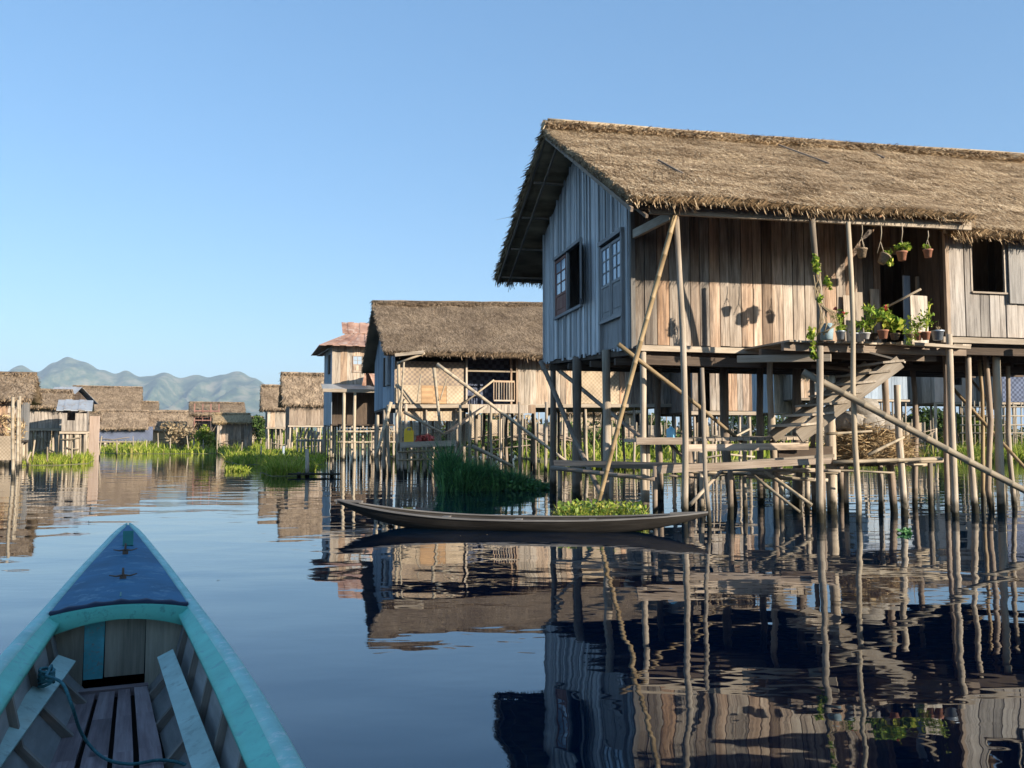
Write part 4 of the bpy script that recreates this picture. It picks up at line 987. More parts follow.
# --- second house, centre
f2 = Fr(X(394, 33.5), 33.5, math.radians(14.5))
tt = lambda px, Y=34.5: f2.tn(px, Y)[0]
h2 = stilt_house(f2, 12.3, 8.0, 2.69, 4.68, 4.75, 7.16, 'long thatched house with a woven mat wall and a small railed porch', og=.5, of=1.0, ob=1.1, zr2=7.55, gable='blue_wall',
    front=[(0.0, tt(463), 'mat', (3.42, 4.35)), (0.0, tt(418), 'mat_pale', (2.72, 3.42)), (tt(418)+.01, tt(444), 'mat_orange', (2.72, 3.42)), (tt(444)+.01, tt(463), 'mat_pale', (2.72, 3.42)),  # upper band gets darker matting as shade, lower strips paler as sunlit
           (tt(516, 35), tt(580, 35.4), 'pale_planks', [(tt(539, 35), tt(547, 35), Z(382, 35), Z(364, 35))]), (tt(580, 35.5)+.01, tt(618, 36), 'mat_pale', (2.78, 4.3)), (tt(618, 36)+.01, 12.3, 'warm_planks', [(tt(644, 36.2), tt(652, 36.2), Z(382, 36), Z(369, 36))])],
    roofmat='thatch_far', dens=750, bl=(.12, .32), bw=(.014, .032), fringe=34, posts=12, rows=3, pr=.065, thick=.25, zf2=2.85, bend=.05, bracing=0)
# porch recess
ta, tb = tt(464), tt(516, 35)
mb = MB(); q = [f2(ta, 1.3, 2.75), f2(tb, 1.3, 2.75), f2(tb, 1.3, 4.9), f2(ta, 1.3, 4.9)]; nn = f2.v*.03; mb.hexa([q[0], q[1], q[1]+nn, q[0]+nn, q[3], q[2], q[2]+nn, q[3]+nn]); mb.build('porch_wall', 'mat_blue', h2)
mb = MB(); plank_wall(mb, f2(ta, 1.3, 0), f2(ta, 0, 0), lambda d: 2.72, lambda d: 4.9); plank_wall(mb, f2(tb, 0, 0), f2(tb, 1.3, 0), lambda d: 2.72, lambda d: 4.9); mb.build('porch_wall', 'dark_wood', h2)
for px in (463, 510, 516): MB().bar(f2(tt(px, 34.8), -.06, 2.7), f2(tt(px, 34.8), -.06, 4.75), .07, .07, up=f2.v).build('porch_post', 'warm_planks' if px == 510 else 'pale_planks', h2)
MB().bar(f2(ta, -.05, 4.02), f2(tb, -.05, 4.02), .05, .06).build('porch_rail', 'pale_bamboo', h2)
mb = MB(); t0, t1 = tt(493), tt(515)
mb.bar(f2(t0, -.1, 3.62), f2(t1, -.1, 3.62), .05, .07); mb.bar(f2(t0, -.1, 2.86), f2(t1, -.1, 2.86), .05, .06)
for i in range(9): mb.bar(f2(t0+(t1-t0)*i/8, -.1, 2.89), f2(t0+(t1-t0)*i/8, -.1, 3.585), .035, .03, up=f2.v)
mb.build('railing', 'pale_planks', h2)
MB().tube([P(463, 404, 34), P(494, 380, 34.3)], .04, 6).build('handrail', 'pale_bamboo', h2)
mb = MB(); plank_wall(mb, f2(ta, -.5, 0), f2(tb+.6, -.5, 0), lambda d: 2.35, lambda d: 2.68, pw=1.2); mb.build('porch_skirt', 'pale_planks', h2)
mb = MB(); A_, B_ = P(449, 432, 33.2), P(482, 408, 34); mb.bar(A_, B_, .9, .08, up=(-.3, 0, .9)); s_ = mb.build('staircase', 'beam', h2)
MB().bar(f2(-.08, 1.7, 3.5), f2(-.08, 1.7, 4.7), .10, .9, up=f2.v).build('window', 'frame', h2); MB().bar(f2(-.10, 2.6, 3.5), f2(-.10, 2.6, 4.7), .10, .25, up=f2.v).build('shutter', 'dark_wood', h2)
MB().bar(P(395, 355, 32.5), P(424, 352, 32.5), .06, .12).build('eave_board', 'beam', h2); MB().tube([P(398, 363, 32.6), P(425, 353, 32.6)], .045, 6).build('pole', 'pale_bamboo', h2)
mb = MB(); plank_wall(mb, f2(.05, .2, 0), f2(tt(463), .2, 0), lambda d: 2.05, lambda d: 2.6, pw=.3); mb.build('skirt', 'mat_pale', h2)
def b2(a, b, r, Ya, Yb, mat='pale_bamboo'):
    A_, B_ = P(*a, Ya), P(*b, Yb); bamboo(MB(), A_, B_, r, 6).build('brace', mat, h2)
for a, b, r in (((437, 364), (575, 468), .07), ((404, 412), (444, 434), .06), ((398, 452), (404, 362), .05), ((391, 402), (376, 458), .07), ((397, 384), (411, 404), .05), ((472, 446), (512, 466), .08), ((421, 375), (417, 402), .03), ((434, 368), (440, 425), .07), ((447, 378), (440, 400), .03)): b2(a, b, r, 32.2, 32.0)
for px, top in ((400, 362), (390, 405), (405, 404), (461, 405), (470, 404), (490, 404), (519, 402), (545, 402), (385, 410), (378, 415)): post(h2, P(px, 480, 32.6)*1+Vector((0, 0, -1.0)), P(px+random.uniform(-2, 2), top, 32.8), .07, random.choice(['post', 'pale_bamboo']), .05, seg=6, n=6)
# landing below the mat wall
lj = thing('jetty', (X(425, 31.5), 31.5, 0), 'pale bamboo landing stage with a yellow can on it, before the mat-walled house', 'jetty', 'jetties')
mb = MB(); [mb.bar(P(401+i*4.5, 443, 31.4), P(402+i*4.5, 442, 32.8), .16, .05) for i in range(13)]; mb.build('deck', 'pale_planks', lj); MB().bar(P(400, 445, 31.3), P(456, 443, 31.3), .07, .2).build('edge_beam', 'beam', lj)
for i, px in enumerate((402, 409, 418, 424, 431, 440, 448, 456)): post(lj, Vector((X(px, 31.5), 31.5, -1.4)), P(px+random.uniform(-1, 1), 444, 31.5), .055, random.choice(['post', 'pale_bamboo']), .05, seg=6, n=5)
for yy in (452, 460): bamboo(MB(), P(398, yy, 31.4), P(447, yy-1, 31.4), .04, 6).build('rail', 'bamboo', lj)
c = P(409, 443, 32); mb = MB(); mb.box((c.x-.17, c.y-.12, c.z+.03), (c.x+.17, c.y+.12, c.z+.46)); 
o = thing('jerry_can', (c.x, c.y, c.z+.02), 'bright yellow plastic can standing on the bamboo landing stage', 'can'); mb.build('body', 'yellow', o); MB().tube([(c.x-.1, c.y, c.z+.46), (c.x-.06, c.y, c.z+.56), (c.x+.08, c.y, c.z+.56), (c.x+.1, c.y, c.z+.46)], .025, 6).build('handle', 'yellow', o); MB().lathe((c.x-.13, c.y, c.z+.46), [(.04, 0), (.04, .07), (0, .07)], 8).build('cap', 'yellow', o)
c = P(426, 442, 32); mb = MB(); mb.quads(leaf_quads(ell(160, (c.x, c.y, c.z+.12), (.35, .3, .13), .2), RNG.uniform(.12, .3, 160), asp=.6)); tag(mb.build('laundry_heap', 'red'), 'small heap of faded red cloth right of the yellow can', 'cloth')

def reed_fence(x0, x1, Y, yt, label, gap=4.4):
    o = thing('reed_fence', (X((x0+x1)/2, Y), Y, 0), label, 'fence', 'reed fences behind the houses')
    mb = MB(); px = x0
    while px < x1: mb.tube([Vector((X(px, Y), Y, -.4)), P(px+random.uniform(-1.5, 1.5), yt+random.uniform(-5, 5), Y)], random.uniform(.03, .06), 5); px += gap*random.uniform(.5, 1.6)
    mb.build('upright', 'pale_bamboo', o); mb = MB(); q = x0
    while q < x1: e = q+random.uniform(15, 45); z_ = random.uniform(.5, 2.0); mb.tube([(X(q, Y), Y-.05, z_), (X(min(e, x1), Y), Y-.05, max(.3, z_+random.uniform(-.7, .7)))], .035, 5); q += random.uniform(8, 20)
    mb.build('rail', 'dark_post', o)
    q = x0
    while q < x1-10:
        e = q+random.uniform(10, 26); zc_ = random.uniform(1.5, 2.2); mb = MB(); mb.bar((X(q, Y), Y+.08, zc_), (X(e, Y), Y+.1, zc_+random.uniform(-.05, .05)), .04, random.uniform(1.0, 1.7)); mb.build('mat_panel', random.choice(['mat_pale', 'pale_planks', 'mat_pale']), o); q = e+random.uniform(1, 9)
reed_fence(402, 470, 50, 412, 'patched reed fence in the shade behind the mat-walled house'); reed_fence(470, 585, 57, 412, 'long patched reed fence behind the railed porch house'); reed_fence(600, 760, 68, 418, 'reed fence in the grass far behind the big house'); reed_fence(792, 935, 62, 420, 'tangled reed fence behind the staircase')

# --- brown plank house behind the big one
f3 = Fr(X(693, 34), 34.0, math.radians(10))
tq = lambda px: f3.tn(px, 34.3)[0]
h3 = stilt_house(f3, 2.5, 4.5, 2.45, 4.9, 4.9, 6.4, 'brown plank hut with a dark doorway seen between the posts under the big house', og=.3, of=.6, wall='warm_planks', holes=[(tq(696), tq(710), 2.45, 4.3), (tq(719), tq(725), 3.45, 4.3)], posts=5, rows=3, dens=60)

# --- two-storey house with a rusty roof
f4 = Fr(X(331, 58), 58.0, math.radians(17))
h4 = thing('two_storey_house', f4(0, 0, 0), 'two-storey wooden house with a rusty hipped sheet roof, left of the mat-walled house', 'house', 'stilt houses')
W4, L4 = 6.0, 4.2; za, zb_ = Z(424, 58), Z(387, 58); zc = Z(345, 58); zt4 = Z(320, 60)
mb = MB(); plank_wall(mb, f4(0, 0, 0), f4(L4, 0, 0), lambda d: zb_, lambda d: zc, pw=.5, holes=[(1.35, 2.75, Z(372, 58), Z(355, 58))]); mb.build('front_wall', 'pale_planks', h4)
mb = MB(); plank_wall(mb, f4(0, W4, 0), f4(0, 0, 0), lambda d: za-.1, lambda d: zc, pw=.4); mb.build('side_wall', 'blue_wall', h4)
mb = MB(); plank_wall(mb, f4(L4, 0, 0), f4(L4, W4, 0), lambda d: za, lambda d: zc, pw=.5); plank_wall(mb, f4(L4, W4, 0), f4(0, W4, 0), lambda d: za, lambda d: zc, pw=.5); mb.build('rear_wall', 'blue_wall', h4)
mb = MB(); plank_wall(mb, f4(.05, 2.2, 0), f4(L4, 2.2, 0), lambda d: za, lambda d: zb_, pw=.6); mb.build('porch_wall', 'dark_wood', h4)
mb = MB(); q = [f4(0, 0, za-.1), f4(L4, 0, za-.1), f4(L4, W4, za-.1), f4(0, W4, za-.1)]; mb.hexa([*q, *[a+Vector((0, 0, .1)) for a in q]]); q = [a+Vector((0, 0, zb_-za)) for a in q]; mb.hexa([*q, *[a+Vector((0, 0, .1)) for a in q]]); mb.build('floor', 'dark_wood', h4)
mb = MB(); q = [f4(-.7, -1.3, zb_-.25), f4(L4, -1.3, zb_-.25), f4(L4, .0, zb_+.15), f4(-.7, .0, zb_+.15)]; mb.hexa([*q, *[a+Vector((0, 0, .05)) for a in q]]); mb.build('porch_roof', 'tin', h4); MB().bar(f4(-.7, -1.33, zb_-.3), f4(L4, -1.33, zb_-.3), .05, .22).build('fascia', 'beam', h4)
w4 = leaf(h4, f4(1.35, -.03, 0), f4.u, -f4.v, .68, Z(372, 58), Z(355, 58), Z(364, 58), 2, 2, 'warm_planks'); leaf(h4, f4(2.06, -.03, 0), f4.u, -f4.v, .68, Z(372, 58), Z(355, 58), Z(364, 58), 2, 2, 'warm_planks')
MB().bar(f4(-.05, 1.6, Z(372, 58)), f4(-.05, 1.6, Z(353, 58)), .08, 1.0, up=f4.v).build('shutter', 'dark_wood', h4)
# hipped roof with a small gable on top
def sheet(mb, a, b, c, d, step=.4):
    n = max(2, int(max((b-a).length, (c-d).length)/step))
    for i in range(n):
        e0, e1 = i/n, (i+1)/n; up = Vector((0, 0, .04 if i % 2 else 0)); dn = Vector((0, 0, .035)); p = [a.lerp(b, e0)+up, a.lerp(b, e1)+up, d.lerp(c, e1)+up, d.lerp(c, e0)+up]; mb.hexa([p[0]-dn, p[1]-dn, p[1], p[0], p[3]-dn, p[2]-dn, p[2], p[3]])
mb = MB(); e = .9; zk = Z(333, 60); m_ = 1.9
c1, c2, c3, c4 = f4(-e, -e, zc-.1), f4(L4+e, -e, zc-.1), f4(L4+e, W4+e, zc-.1), f4(-e, W4+e, zc-.1); k1, k2, k3, k4 = f4(m_-.6, m_, zk), f4(L4-m_+1.2, m_, zk), f4(L4-m_+1.2, W4-m_, zk), f4(m_-.6, W4-m_, zk)
sheet(mb, k1, k2, c2, c1); sheet(mb, k2, k3, c3, c2); sheet(mb, k3, k4, c4, c3); sheet(mb, k4, k1, c1, c4); r1, r2 = f4(m_-1.0, W4/2, zt4), f4(L4-m_+1.6, W4/2, zt4); sheet(mb, r1, r2, k2+Vector((.2, -.2, 0)), k1+Vector((-.4, -.2, 0))); sheet(mb, r1, r2, k3, k4)
mb.build('roof', 'rust', h4); mb = MB(); mb.quad(k1, k4, r1-f4.u*-.35, r1-f4.u*-.35); mb.build('gable_vent', 'black', h4)
for i in range(7):
    for j, n in enumerate((-1.2, .1, 2.2, 4.2, 5.9)):
        if j == 0 and i not in (1, 2, 5): continue
        t = L4*i/6; post(h4, f4(t, n, -1.4), f4(t, n, (zb_-.3) if j == 0 else za-.1), .09 if j else .12, 'pale_bamboo' if j == 0 else 'post', .02, seg=6, n=4)
for z_ in (za-.5, za-1.2): bamboo(MB(), f4(.3, -1.25, z_), f4(L4, -1.25, z_), .08, 6).build('cross_rail', 'pale_bamboo', h4)
mb = MB(); 
for i in range(14): mb.bar(f4(.6+i*.25, -1.2, za-.28), f4(.6+i*.25, .0, za-.26), .2, .05)
mb.build('porch_floor', 'post', h4)
# lean-to gable beside it
mb = MB(); A_ = P(366, 366, 56); sheet(mb, A_, A_+Vector((.9, 1.6, 0)), P(374, 385, 56)+Vector((.9, 1.6, 0)), P(374, 385, 56)); sheet(mb, A_, A_+Vector((.9, 1.6, 0)), P(362, 385, 56)+Vector((.9, 1.6, 0)), P(362, 385, 56)); mb.build('dormer', 'rust', h4)

def simple(px0, px1, Y, ang, W, yr, ye, yf, label, **k):
    ar = math.radians(ang); fr = Fr(X(px0, Y), Y, ar); k1 = (px1-512)/F; Lx = (k1*Y-X(px0, Y))/(math.cos(ar)-k1*math.sin(ar)); Yr = Y+W/2*math.cos(ar)+Lx*.5*math.sin(ar)
    zr = Z(yr, Yr); ze = Z(ye, Y-.8); zf = Z(yf, Y)
    return stilt_house(fr, Lx, W, zf, ze, ze+.1, zr, label, **k), fr, Lx
far = dict(dens=75, bl=(.25, .55), bw=(.035, .075), fringe=9, thick=.2, pr=.10, pw=.4, bracing=1)
simple(289, 325, 76, 18, 5.5, 374, 404, 425, 'thatched house with walls toned dark for shade, immediately left of the two-storey house', wall='dark_post', gable='dark_post', og=.6, of=.5, posts=5, **far)  # dark board colour on the walls stands in for shade
simple(267, 293, 92, 18, 5.5, 386, 409, 427, 'smaller thatched house at the far left end of the right-hand row', wall='pale_planks', gable='grey_planks', og=.6, of=.5, posts=5, **far)
# left bank
hA, fA, LA = simple(-60, 20, 43, 24, 5, 374, 397, 440, 'orange-brown thatched house cut off by the left edge of the picture', wall='warm_planks', og=.3, of=.6, posts=9, over_right=.5, **{**far, 'dens': 110, 'bl': (.25, .55), 'bw': (.03, .06), 'fringe': 14})
for px in (2, 6): leaf(hA, P(px, 430, 46.6), fA.u, -fA.v, .32, Z(417, 47), Z(402, 47), Z(412, 47), 1, 2, 'blue_wall')
for (px, yt, yb, Y) in ((14, 397, 479, 30), (19, 400, 470, 38), (21, 396, 468, 42), (11, 402, 462, 45)):
    o = MB(); bamboo(o, Vector((X(px+1, Y), Y, -1.5)), P(px-1, yt, Y), .07, 6); tag(o.build('mooring_pole', 'pale_bamboo'), {14: 'tall pale pole in the water, nearest of the poles before the orange-brown house', 19: 'pale pole just right of the tallest mooring pole', 21: 'pole rising before the eave corner of the orange-brown house', 11: 'short pole left of the tallest mooring pole'}[px], 'pole', 'mooring poles on the left')
# woven bank in front of the leftmost house
mb = MB(); a = P(-40, 448, 40); b = P(14, 448, 40); mb.bar(a, b, .1, 1.1); tag(mb.build('bamboo_screen', 'mat_pale'), 'woven bamboo screen at the water line below the orange-brown house', 'screen')
mb = MB(); c = P(4, 425, 44); mb.quads(leaf_quads(ell(900, (c.x-.5, c.y, c.z-.2), (1.6, .9, 1.0), .6), RNG.uniform(.2, .6, 900), asp=.2)); tag(mb.build('straw_stack', 'straw'), 'golden straw stacked under the window of the orange-brown house', 'straw heap')
simple(24, 64, 58, 24, 4.5, 391, 406, 428, 'low thatched hut with pale plank wall beside the orange-brown house', wall='tan_planks', gable='pale_planks', og=.4, of=.5, posts=12, over_right=.4, **far)
simple(44, 65, 66, 2, 4.0, 387, 402, 425, 'sheet-roofed hut whose pale gable edge shows behind the low thatched hut', wall='pale_planks', gable='dark_wood', og=.3, of=.4, posts=4, solid_roof='tin', pr=.08, pw=.4)
simple(61, 87, 54, 24, 3.0, 400, 410, 431, 'little hut with a grey sheet roof and dark window on thin stilts', wall='tan_planks', gable='tan_planks', og=.3, of=.3, posts=9, solid_roof='tin', holes=[(.3, .75, Z(421, 56), Z(413, 56))], pr=.08, pw=.4)
mb = MB(); plank_wall(mb, P(89, 440, 56), P(99, 440, 56), lambda d: .0, lambda d: Z(416, 56), pw=.3); tag(mb.build('plank_screen', 'pink_wall'), 'upright pale plank screen standing in the reeds right of the little grey-roofed hut', 'screen')
hD, fD, LD = simple(72, 137, 112, 22, 9, 387, 411, 432, 'large barn-like house with a long double thatched roof on the left bank', wall='blue_wall', og=.5, of=1.5, posts=10, **{**far, 'pr': .16})
simple(96, 144, 103, 22, 6, 411, 428, 441, 'open shed with blue sheeting under a low thatch before the barn-like house', wall='mat_blue', front=[(0, (X(146, 108)-X(96, 108)), 'mat_blue', None)], og=.5, of=.8, posts=9, **{**far, 'pr': .16})
simple(140, 156, 118, 22, 6, 402, 411, 425, 'low thatched annexe at the right end of the barn-like house', wall='pale_planks', og=.3, of=.5, posts=4, **far)
simple(150, 184, 108, 20, 6, 412, 430, 442, 'sunlit tan thatched shed behind the leafless bush', wall='mat_pale', front=[(0, 4.2, 'mat_pale', None)], og=.3, of=.6, posts=6, **far)
hF, fF, LF = simple(193, 241, 102, 20, 6, 403, 414, 437, 'tan thatched hut with an open reddish lattice front in the middle of the reeds', wall='mat_pale', front=[(2.9, 6.0, 'warm_planks', [])], og=.5, of=.6, posts=8, **{**far, 'pr': .12})
mb = MB()
for i in range(5): mb.bar(fF(0, -.1, Z(412+i*3, 106)), fF(2.9, -.1, Z(412+i*3, 106)), .08, .12)
for i in range(4): mb.bar(fF(.1+i*.9, -.16, Z(440, 106)), fF(.1+i*.9, -.16, Z(405, 106)), .12, .08, up=fF.v)
mb.build('lattice', 'red_frame', hF)
simple(217, 247, 96, 20, 4.5, 414, 422, 446, 'low tan shed with a rounded thatch right of the reddish lattice hut', wall='mat_pale', front=[(0, (X(250, 98)-X(217, 98)), 'warm_planks', [])], og=.5, of=.5, posts=6, **{**far, 'roofmat': 'straw'})
simple(98, 131, 150, 20, 7, 401, 418, 432, 'distant thatched roof peeping over the open blue shed', wall='pale_planks', og=.4, of=.6, posts=4, **{**far, 'pr': .14})
simple(159, 196, 135, 20, 6, 411, 426, 438, 'distant low thatched hut behind the leafless bush', wall='warm_planks', og=.4, of=.6, posts=5, **{**far, 'pr': .14})
simple(232, 262, 128, 20, 5, 417, 428, 438, 'distant small hut between the tan shed and the green tree', wall='mat_pale', front=[(0, 3.5, 'mat_pale', None)], og=.4, of=.5, posts=5, **{**far, 'pr': .14})
simple(82, 97, 64, 24, 3, 412, 420, 431, 'tiny thatched lean-to behind the pale plank screen', wall='warm_planks', og=.2, of=.4, posts=4, **far)
for (px, Y, yt) in ((34, 47, 440), (47, 46, 447), (72, 47, 442), (101, 60, 436), (118, 70, 440), (133, 84, 436), (146, 84, 440), (158, 86, 433), (171, 88, 438), (188, 84, 436), (203, 84, 440), (218, 80, 434), (241, 60, 442), (262, 50, 446), (30, 40, 452), (352, 34, 452), (362, 33, 455), (371, 36, 447)):
    mb = MB(); mb.tube([(X(px, Y), Y, -1), (X(px, Y)+random.uniform(-.1, .1), Y, .4), P(px+random.uniform(-1.5, 1.5), yt, Y)], [.06, .05, .04], 5); tag(mb.build('stake', 'pale_bamboo'), 'thin weathered stake standing in the shallow water of the village', 'stake', 'thin stakes along the village shore')
# beyond the big house
hG, fG, _ = simple(775, 806, 66, 40, 6, 343, 372, 412, 'pale blue gabled house framed by the posts left of the staircase', wall='pale_planks', gable='blue_wall', og=.4, of=.5, posts=5, over_right=1.5, **far)
simple(800, 866, 64, 6, 6, 338, 372, 398, 'brown thatched house behind the staircase', wall='pale_planks', og=.4, of=.7, posts=4, rows=2, **far)
simple(866, 908, 62, 10, 5, 352, 372, 399, 'blue-grey boarded shed right of the staircase', wall='blue_wall', gable='blue_wall', og=.3, of=.4, posts=4, rows=2, pr=.08, bracing=0, solid_roof='tin')
simple(936, 1001, 63, 4, 5, 330, 352, 402, 'pinkish plank house with a dark window seen through the right-hand posts', wall='pink_wall', og=.3, of=.6, posts=5, rows=2, holes=[(.8, 2.1, Z(385, 63), Z(369, 63))], **far)
simple(1004, 1060, 60, 4, 5, 330, 352, 402, 'blue matting house at the right edge behind the bamboo fence', wall='mat_blue', front=[(0, 4.1, 'mat_blue', None)], og=.3, of=.6, posts=5, rows=2, **far)
simple(560, 640, 74, 4, 6, 396, 412, 428, 'low pale hut far behind the second house', wall='mat_pale', front=[(0, 6.5, 'mat_pale', None)], og=.3, of=.6, posts=8, **far)
fe = thing('bamboo_fence', (X(995, 58), 58, 0), 'bamboo lattice fence standing before the blue matting house', 'fence')
mb = MB()
for i in range(22): mb.tube([Vector((X(962+i*4.2, 58), 58, -.5)), P(962+i*4.2+random.uniform(-1, 1), 402+random.uniform(-3, 3), 58)], .045, 5)
mb.build('upright', 'pale_bamboo', fe); mb = MB()
for z_ in (407, 416, 425, 433): mb.tube([P(960, z_, 57.9), P(1054, z_, 57.9)], .045, 5)
mb.build('rail', 'pale_bamboo', fe)
# low stage and stake on the left of the canal
o = thing('jetty', (X(308, 34), 34, 0), 'single low plank on stakes jutting into the water before the grass bank', 'jetty', 'jetties')
MB().bar(P(289, 474, 31), P(340, 474, 31), .35, .06).build('board', 'dark_post', o)
for px, yt in ((308, 449), (300, 472), (333, 470)): post(o, Vector((X(px, 31.2), 31.2, -1.2)), P(px-1, yt, 31.2), .08, 'post', .02, seg=6, n=4)
o = MB().tube([Vector((X(283.5, 60), 60, -.5)), P(283.5, 446, 60)], .09, 6); tag(o.build('stake', 'blue_wall'), 'short white stake at the edge of the grass bank', 'stake')
o = thing('jetty', (X(320, 62), 62, 0), 'dark cluttered landing under the shade-toned thatched house', 'jetty', 'jetties')
mb = MB(); [mb.bar(P(298+i*3.4, 441, 66), P(298+i*3.4, 440, 69), .3, .1) for i in range(9)]; mb.build('deck', 'dark_post', o)
for i in range(9): post(o, Vector((X(298+i*3.4, 66), 66, -1)), P(298+i*3.4, random.choice([441, 432, 441]), 66), .08, 'post', .03, seg=6, n=4)
for i in range(5): MB().bar(P(300+i*4, 438, 66.5), P(303+i*4, 428+i, 66.5), .1, .2).build('plank', 'pale_planks', o)

# ================================================================ VEGETATION
def bank(name, label, pts, n, hr, wr, mat='grass', z=0, mound=.0, kind='stuff', noise_s=.5):
    """pts: ground polygon strip [(xL,xR,Y)...] ; blades scattered between"""
    A = []
    Ys = [p[2] for p in pts]; 
    dens = [(b[2]-a[2])*((a[1]-a[0])+(b[1]-b[0]))/2 for a, b in zip(pts, pts[1:])]; tot = sum(dens)
    pos = []
    for (a, b), d in zip(zip(pts, pts[1:]), dens):
        k = int(n*d/tot)+1; f = RNG.random(k); g = RNG.random(k); xl = a[0]+(b[0]-a[0])*f; xr = a[1]+(b[1]-a[1])*f; y = a[2]+(b[2]-a[2])*f
        pos.append(np.stack([xl+(xr-xl)*g, y, np.full(k, z)], 1))
    pos = np.concatenate(pos); nn = np.array([noise.noise(Vector((p[0]*noise_s, p[1]*noise_s*.6, 2.2))) for p in pos])
    keep = nn > -.33; pos = pos[keep]; nn = nn[keep]; h = RNG.uniform(*hr, len(pos))*(1+nn*1.3)
    mb = MB(); mb.quads(grass_quads(pos, np.maximum(h, .05), RNG.uniform(*wr, len(pos))))
    o = mb.build(name, mat); return tag(o, label, kind=kind)
def mound(name, pts, z):
    mb = MB()
    for a, b in zip(pts, pts[1:]):
        mb.quad((a[0], a[2], z), (a[1], a[2], z), (b[1], b[2], z), (b[0], b[2], z)); mb.quad((a[0], a[2], -.3), (a[0], a[2], z), (b[0], b[2], z), (b[0], b[2], -.3)); mb.quad((a[1], a[2], z), (a[1], a[2], -.3), (b[1], b[2], -.3), (b[1], b[2], z))
    a = pts[0]; mb.quad((a[0], a[2], -.3), (a[1], a[2], -.3), (a[1], a[2], z), (a[0], a[2], z))
    tag(mb.build(name, gm), kind='structure')
def xr(pa, pb, Y): return (X(pa, Y), X(pb, Y), Y)
b1 = [xr(20, 60, 45), xr(-5, 88, 48), xr(-20, 95, 56), xr(-20, 90, 66)]
mound('bank', b1, .03); bank('reeds', 'bright green reeds along the water before the left-hand huts', b1, 9000, (.2, .55), (.03, .06))
b2_ = [xr(120, 200, 82), xr(95, 235, 90), xr(85, 255, 105), xr(60, 270, 125), xr(40, 280, 160)]
mound('bank', b2_, .03); bank('reeds', 'long band of green reeds before the far huts', b2_, 17000, (.3, .85), (.08, .16), noise_s=.2)
b3 = [xr(265, 305, 31.5), xr(250, 318, 35), xr(232, 322, 42), xr(225, 300, 50), xr(228, 300, 62), xr(240, 310, 80)]
b3a = [xr(272, 300, 31.5), xr(262, 312, 35), xr(268, 318, 38.5)]; b3b = [xr(240, 322, 46), xr(225, 325, 54), xr(228, 300, 66), xr(240, 310, 84)]
for q in (b3a, b3b): mound('bank', q, .02)
bank('reeds', 'sunlit clump of low grass nearest the viewer in mid canal', b3a, 5000, (.15, .45), (.025, .05)); bank('reeds', 'grassy spit before the shade-toned thatched house', b3b, 10000, (.18, .55), (.05, .1))
b4 = [xr(225, 245, 36), xr(228, 250, 37.5)]; bank('reeds', 'tiny floating tuft of weed in open water', b4, 500, (.05, .2), (.03, .06))
b5 = [xr(540, 730, 53), xr(530, 960, 58), xr(520, 1100, 62), xr(520, 1120, 90), xr(520, 1120, 130)]
mound('bank', b5, .08); bank('reeds', 'green bank of grass seen between the posts behind the big house', b5, 26000, (.5, 1.3), (.08, .16), noise_s=.25)
b6 = [xr(955, 1060, 52), xr(948, 1080, 58), xr(940, 1090, 66)]; bank('reeds', 'bright reeds below the bamboo fence on the right', b6, 7000, (.4, .9), (.05, .1))
b6b = [xr(575, 640, 40), xr(570, 700, 46), xr(600, 700, 52)]; bank('water_weed', 'flat floating weed between the posts behind the big house', b6b, 7000, (.05, .25), (.06, .12))
b7 = [xr(150, 330, 130), xr(120, 340, 180)]; bank('reeds', 'tall reeds far behind the tan huts', b7, 5000, (1.2, 2.6), (.2, .4), noise_s=.1)
def clump(name, label, cat, parts, mat, group=None, up=.3, asp=.55):
    mb = MB()
    for (c, r, n, s) in parts: mb.quads(leaf_quads(ell(n, c, r, .25), RNG.uniform(s*.6, s*1.4, n), up, asp))
    return tag(mb.build(name, mat), label, cat, group)
# dark floating thicket in the shade of the big house
pr_ = []
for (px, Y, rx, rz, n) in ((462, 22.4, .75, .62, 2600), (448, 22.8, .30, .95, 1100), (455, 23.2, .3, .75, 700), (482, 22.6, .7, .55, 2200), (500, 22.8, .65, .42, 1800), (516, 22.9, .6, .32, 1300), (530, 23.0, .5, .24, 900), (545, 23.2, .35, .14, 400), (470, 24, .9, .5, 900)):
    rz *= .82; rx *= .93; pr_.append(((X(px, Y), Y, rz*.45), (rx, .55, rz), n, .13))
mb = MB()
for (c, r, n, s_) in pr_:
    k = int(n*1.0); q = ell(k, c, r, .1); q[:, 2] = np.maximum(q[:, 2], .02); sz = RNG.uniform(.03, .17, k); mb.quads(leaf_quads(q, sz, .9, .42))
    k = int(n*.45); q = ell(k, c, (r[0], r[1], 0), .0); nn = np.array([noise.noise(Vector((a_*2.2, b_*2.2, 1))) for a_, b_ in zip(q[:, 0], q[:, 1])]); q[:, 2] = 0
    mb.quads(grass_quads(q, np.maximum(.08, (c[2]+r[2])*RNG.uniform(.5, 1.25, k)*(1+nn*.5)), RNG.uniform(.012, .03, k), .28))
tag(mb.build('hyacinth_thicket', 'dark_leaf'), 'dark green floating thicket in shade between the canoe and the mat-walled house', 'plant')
mb = MB(); pos = np.stack([RNG.uniform(X(558, 13.7), X(642, 13.7), 1500), RNG.uniform(13.2, 14.2, 1500), RNG.random(1500)**1.6*.34], 1)
mb.quads(leaf_quads(pos, RNG.uniform(.04, .11, 1500), 1.0, .6)); mb.quads(grass_quads(pos*np.array([1, 1, 0]), RNG.uniform(.08, .36, 1500), RNG.uniform(.008, .02, 1500)))
tag(mb.build('water_hyacinth', 'hyacinth'), 'low yellow-green floating plants right behind the canoe', 'plant')
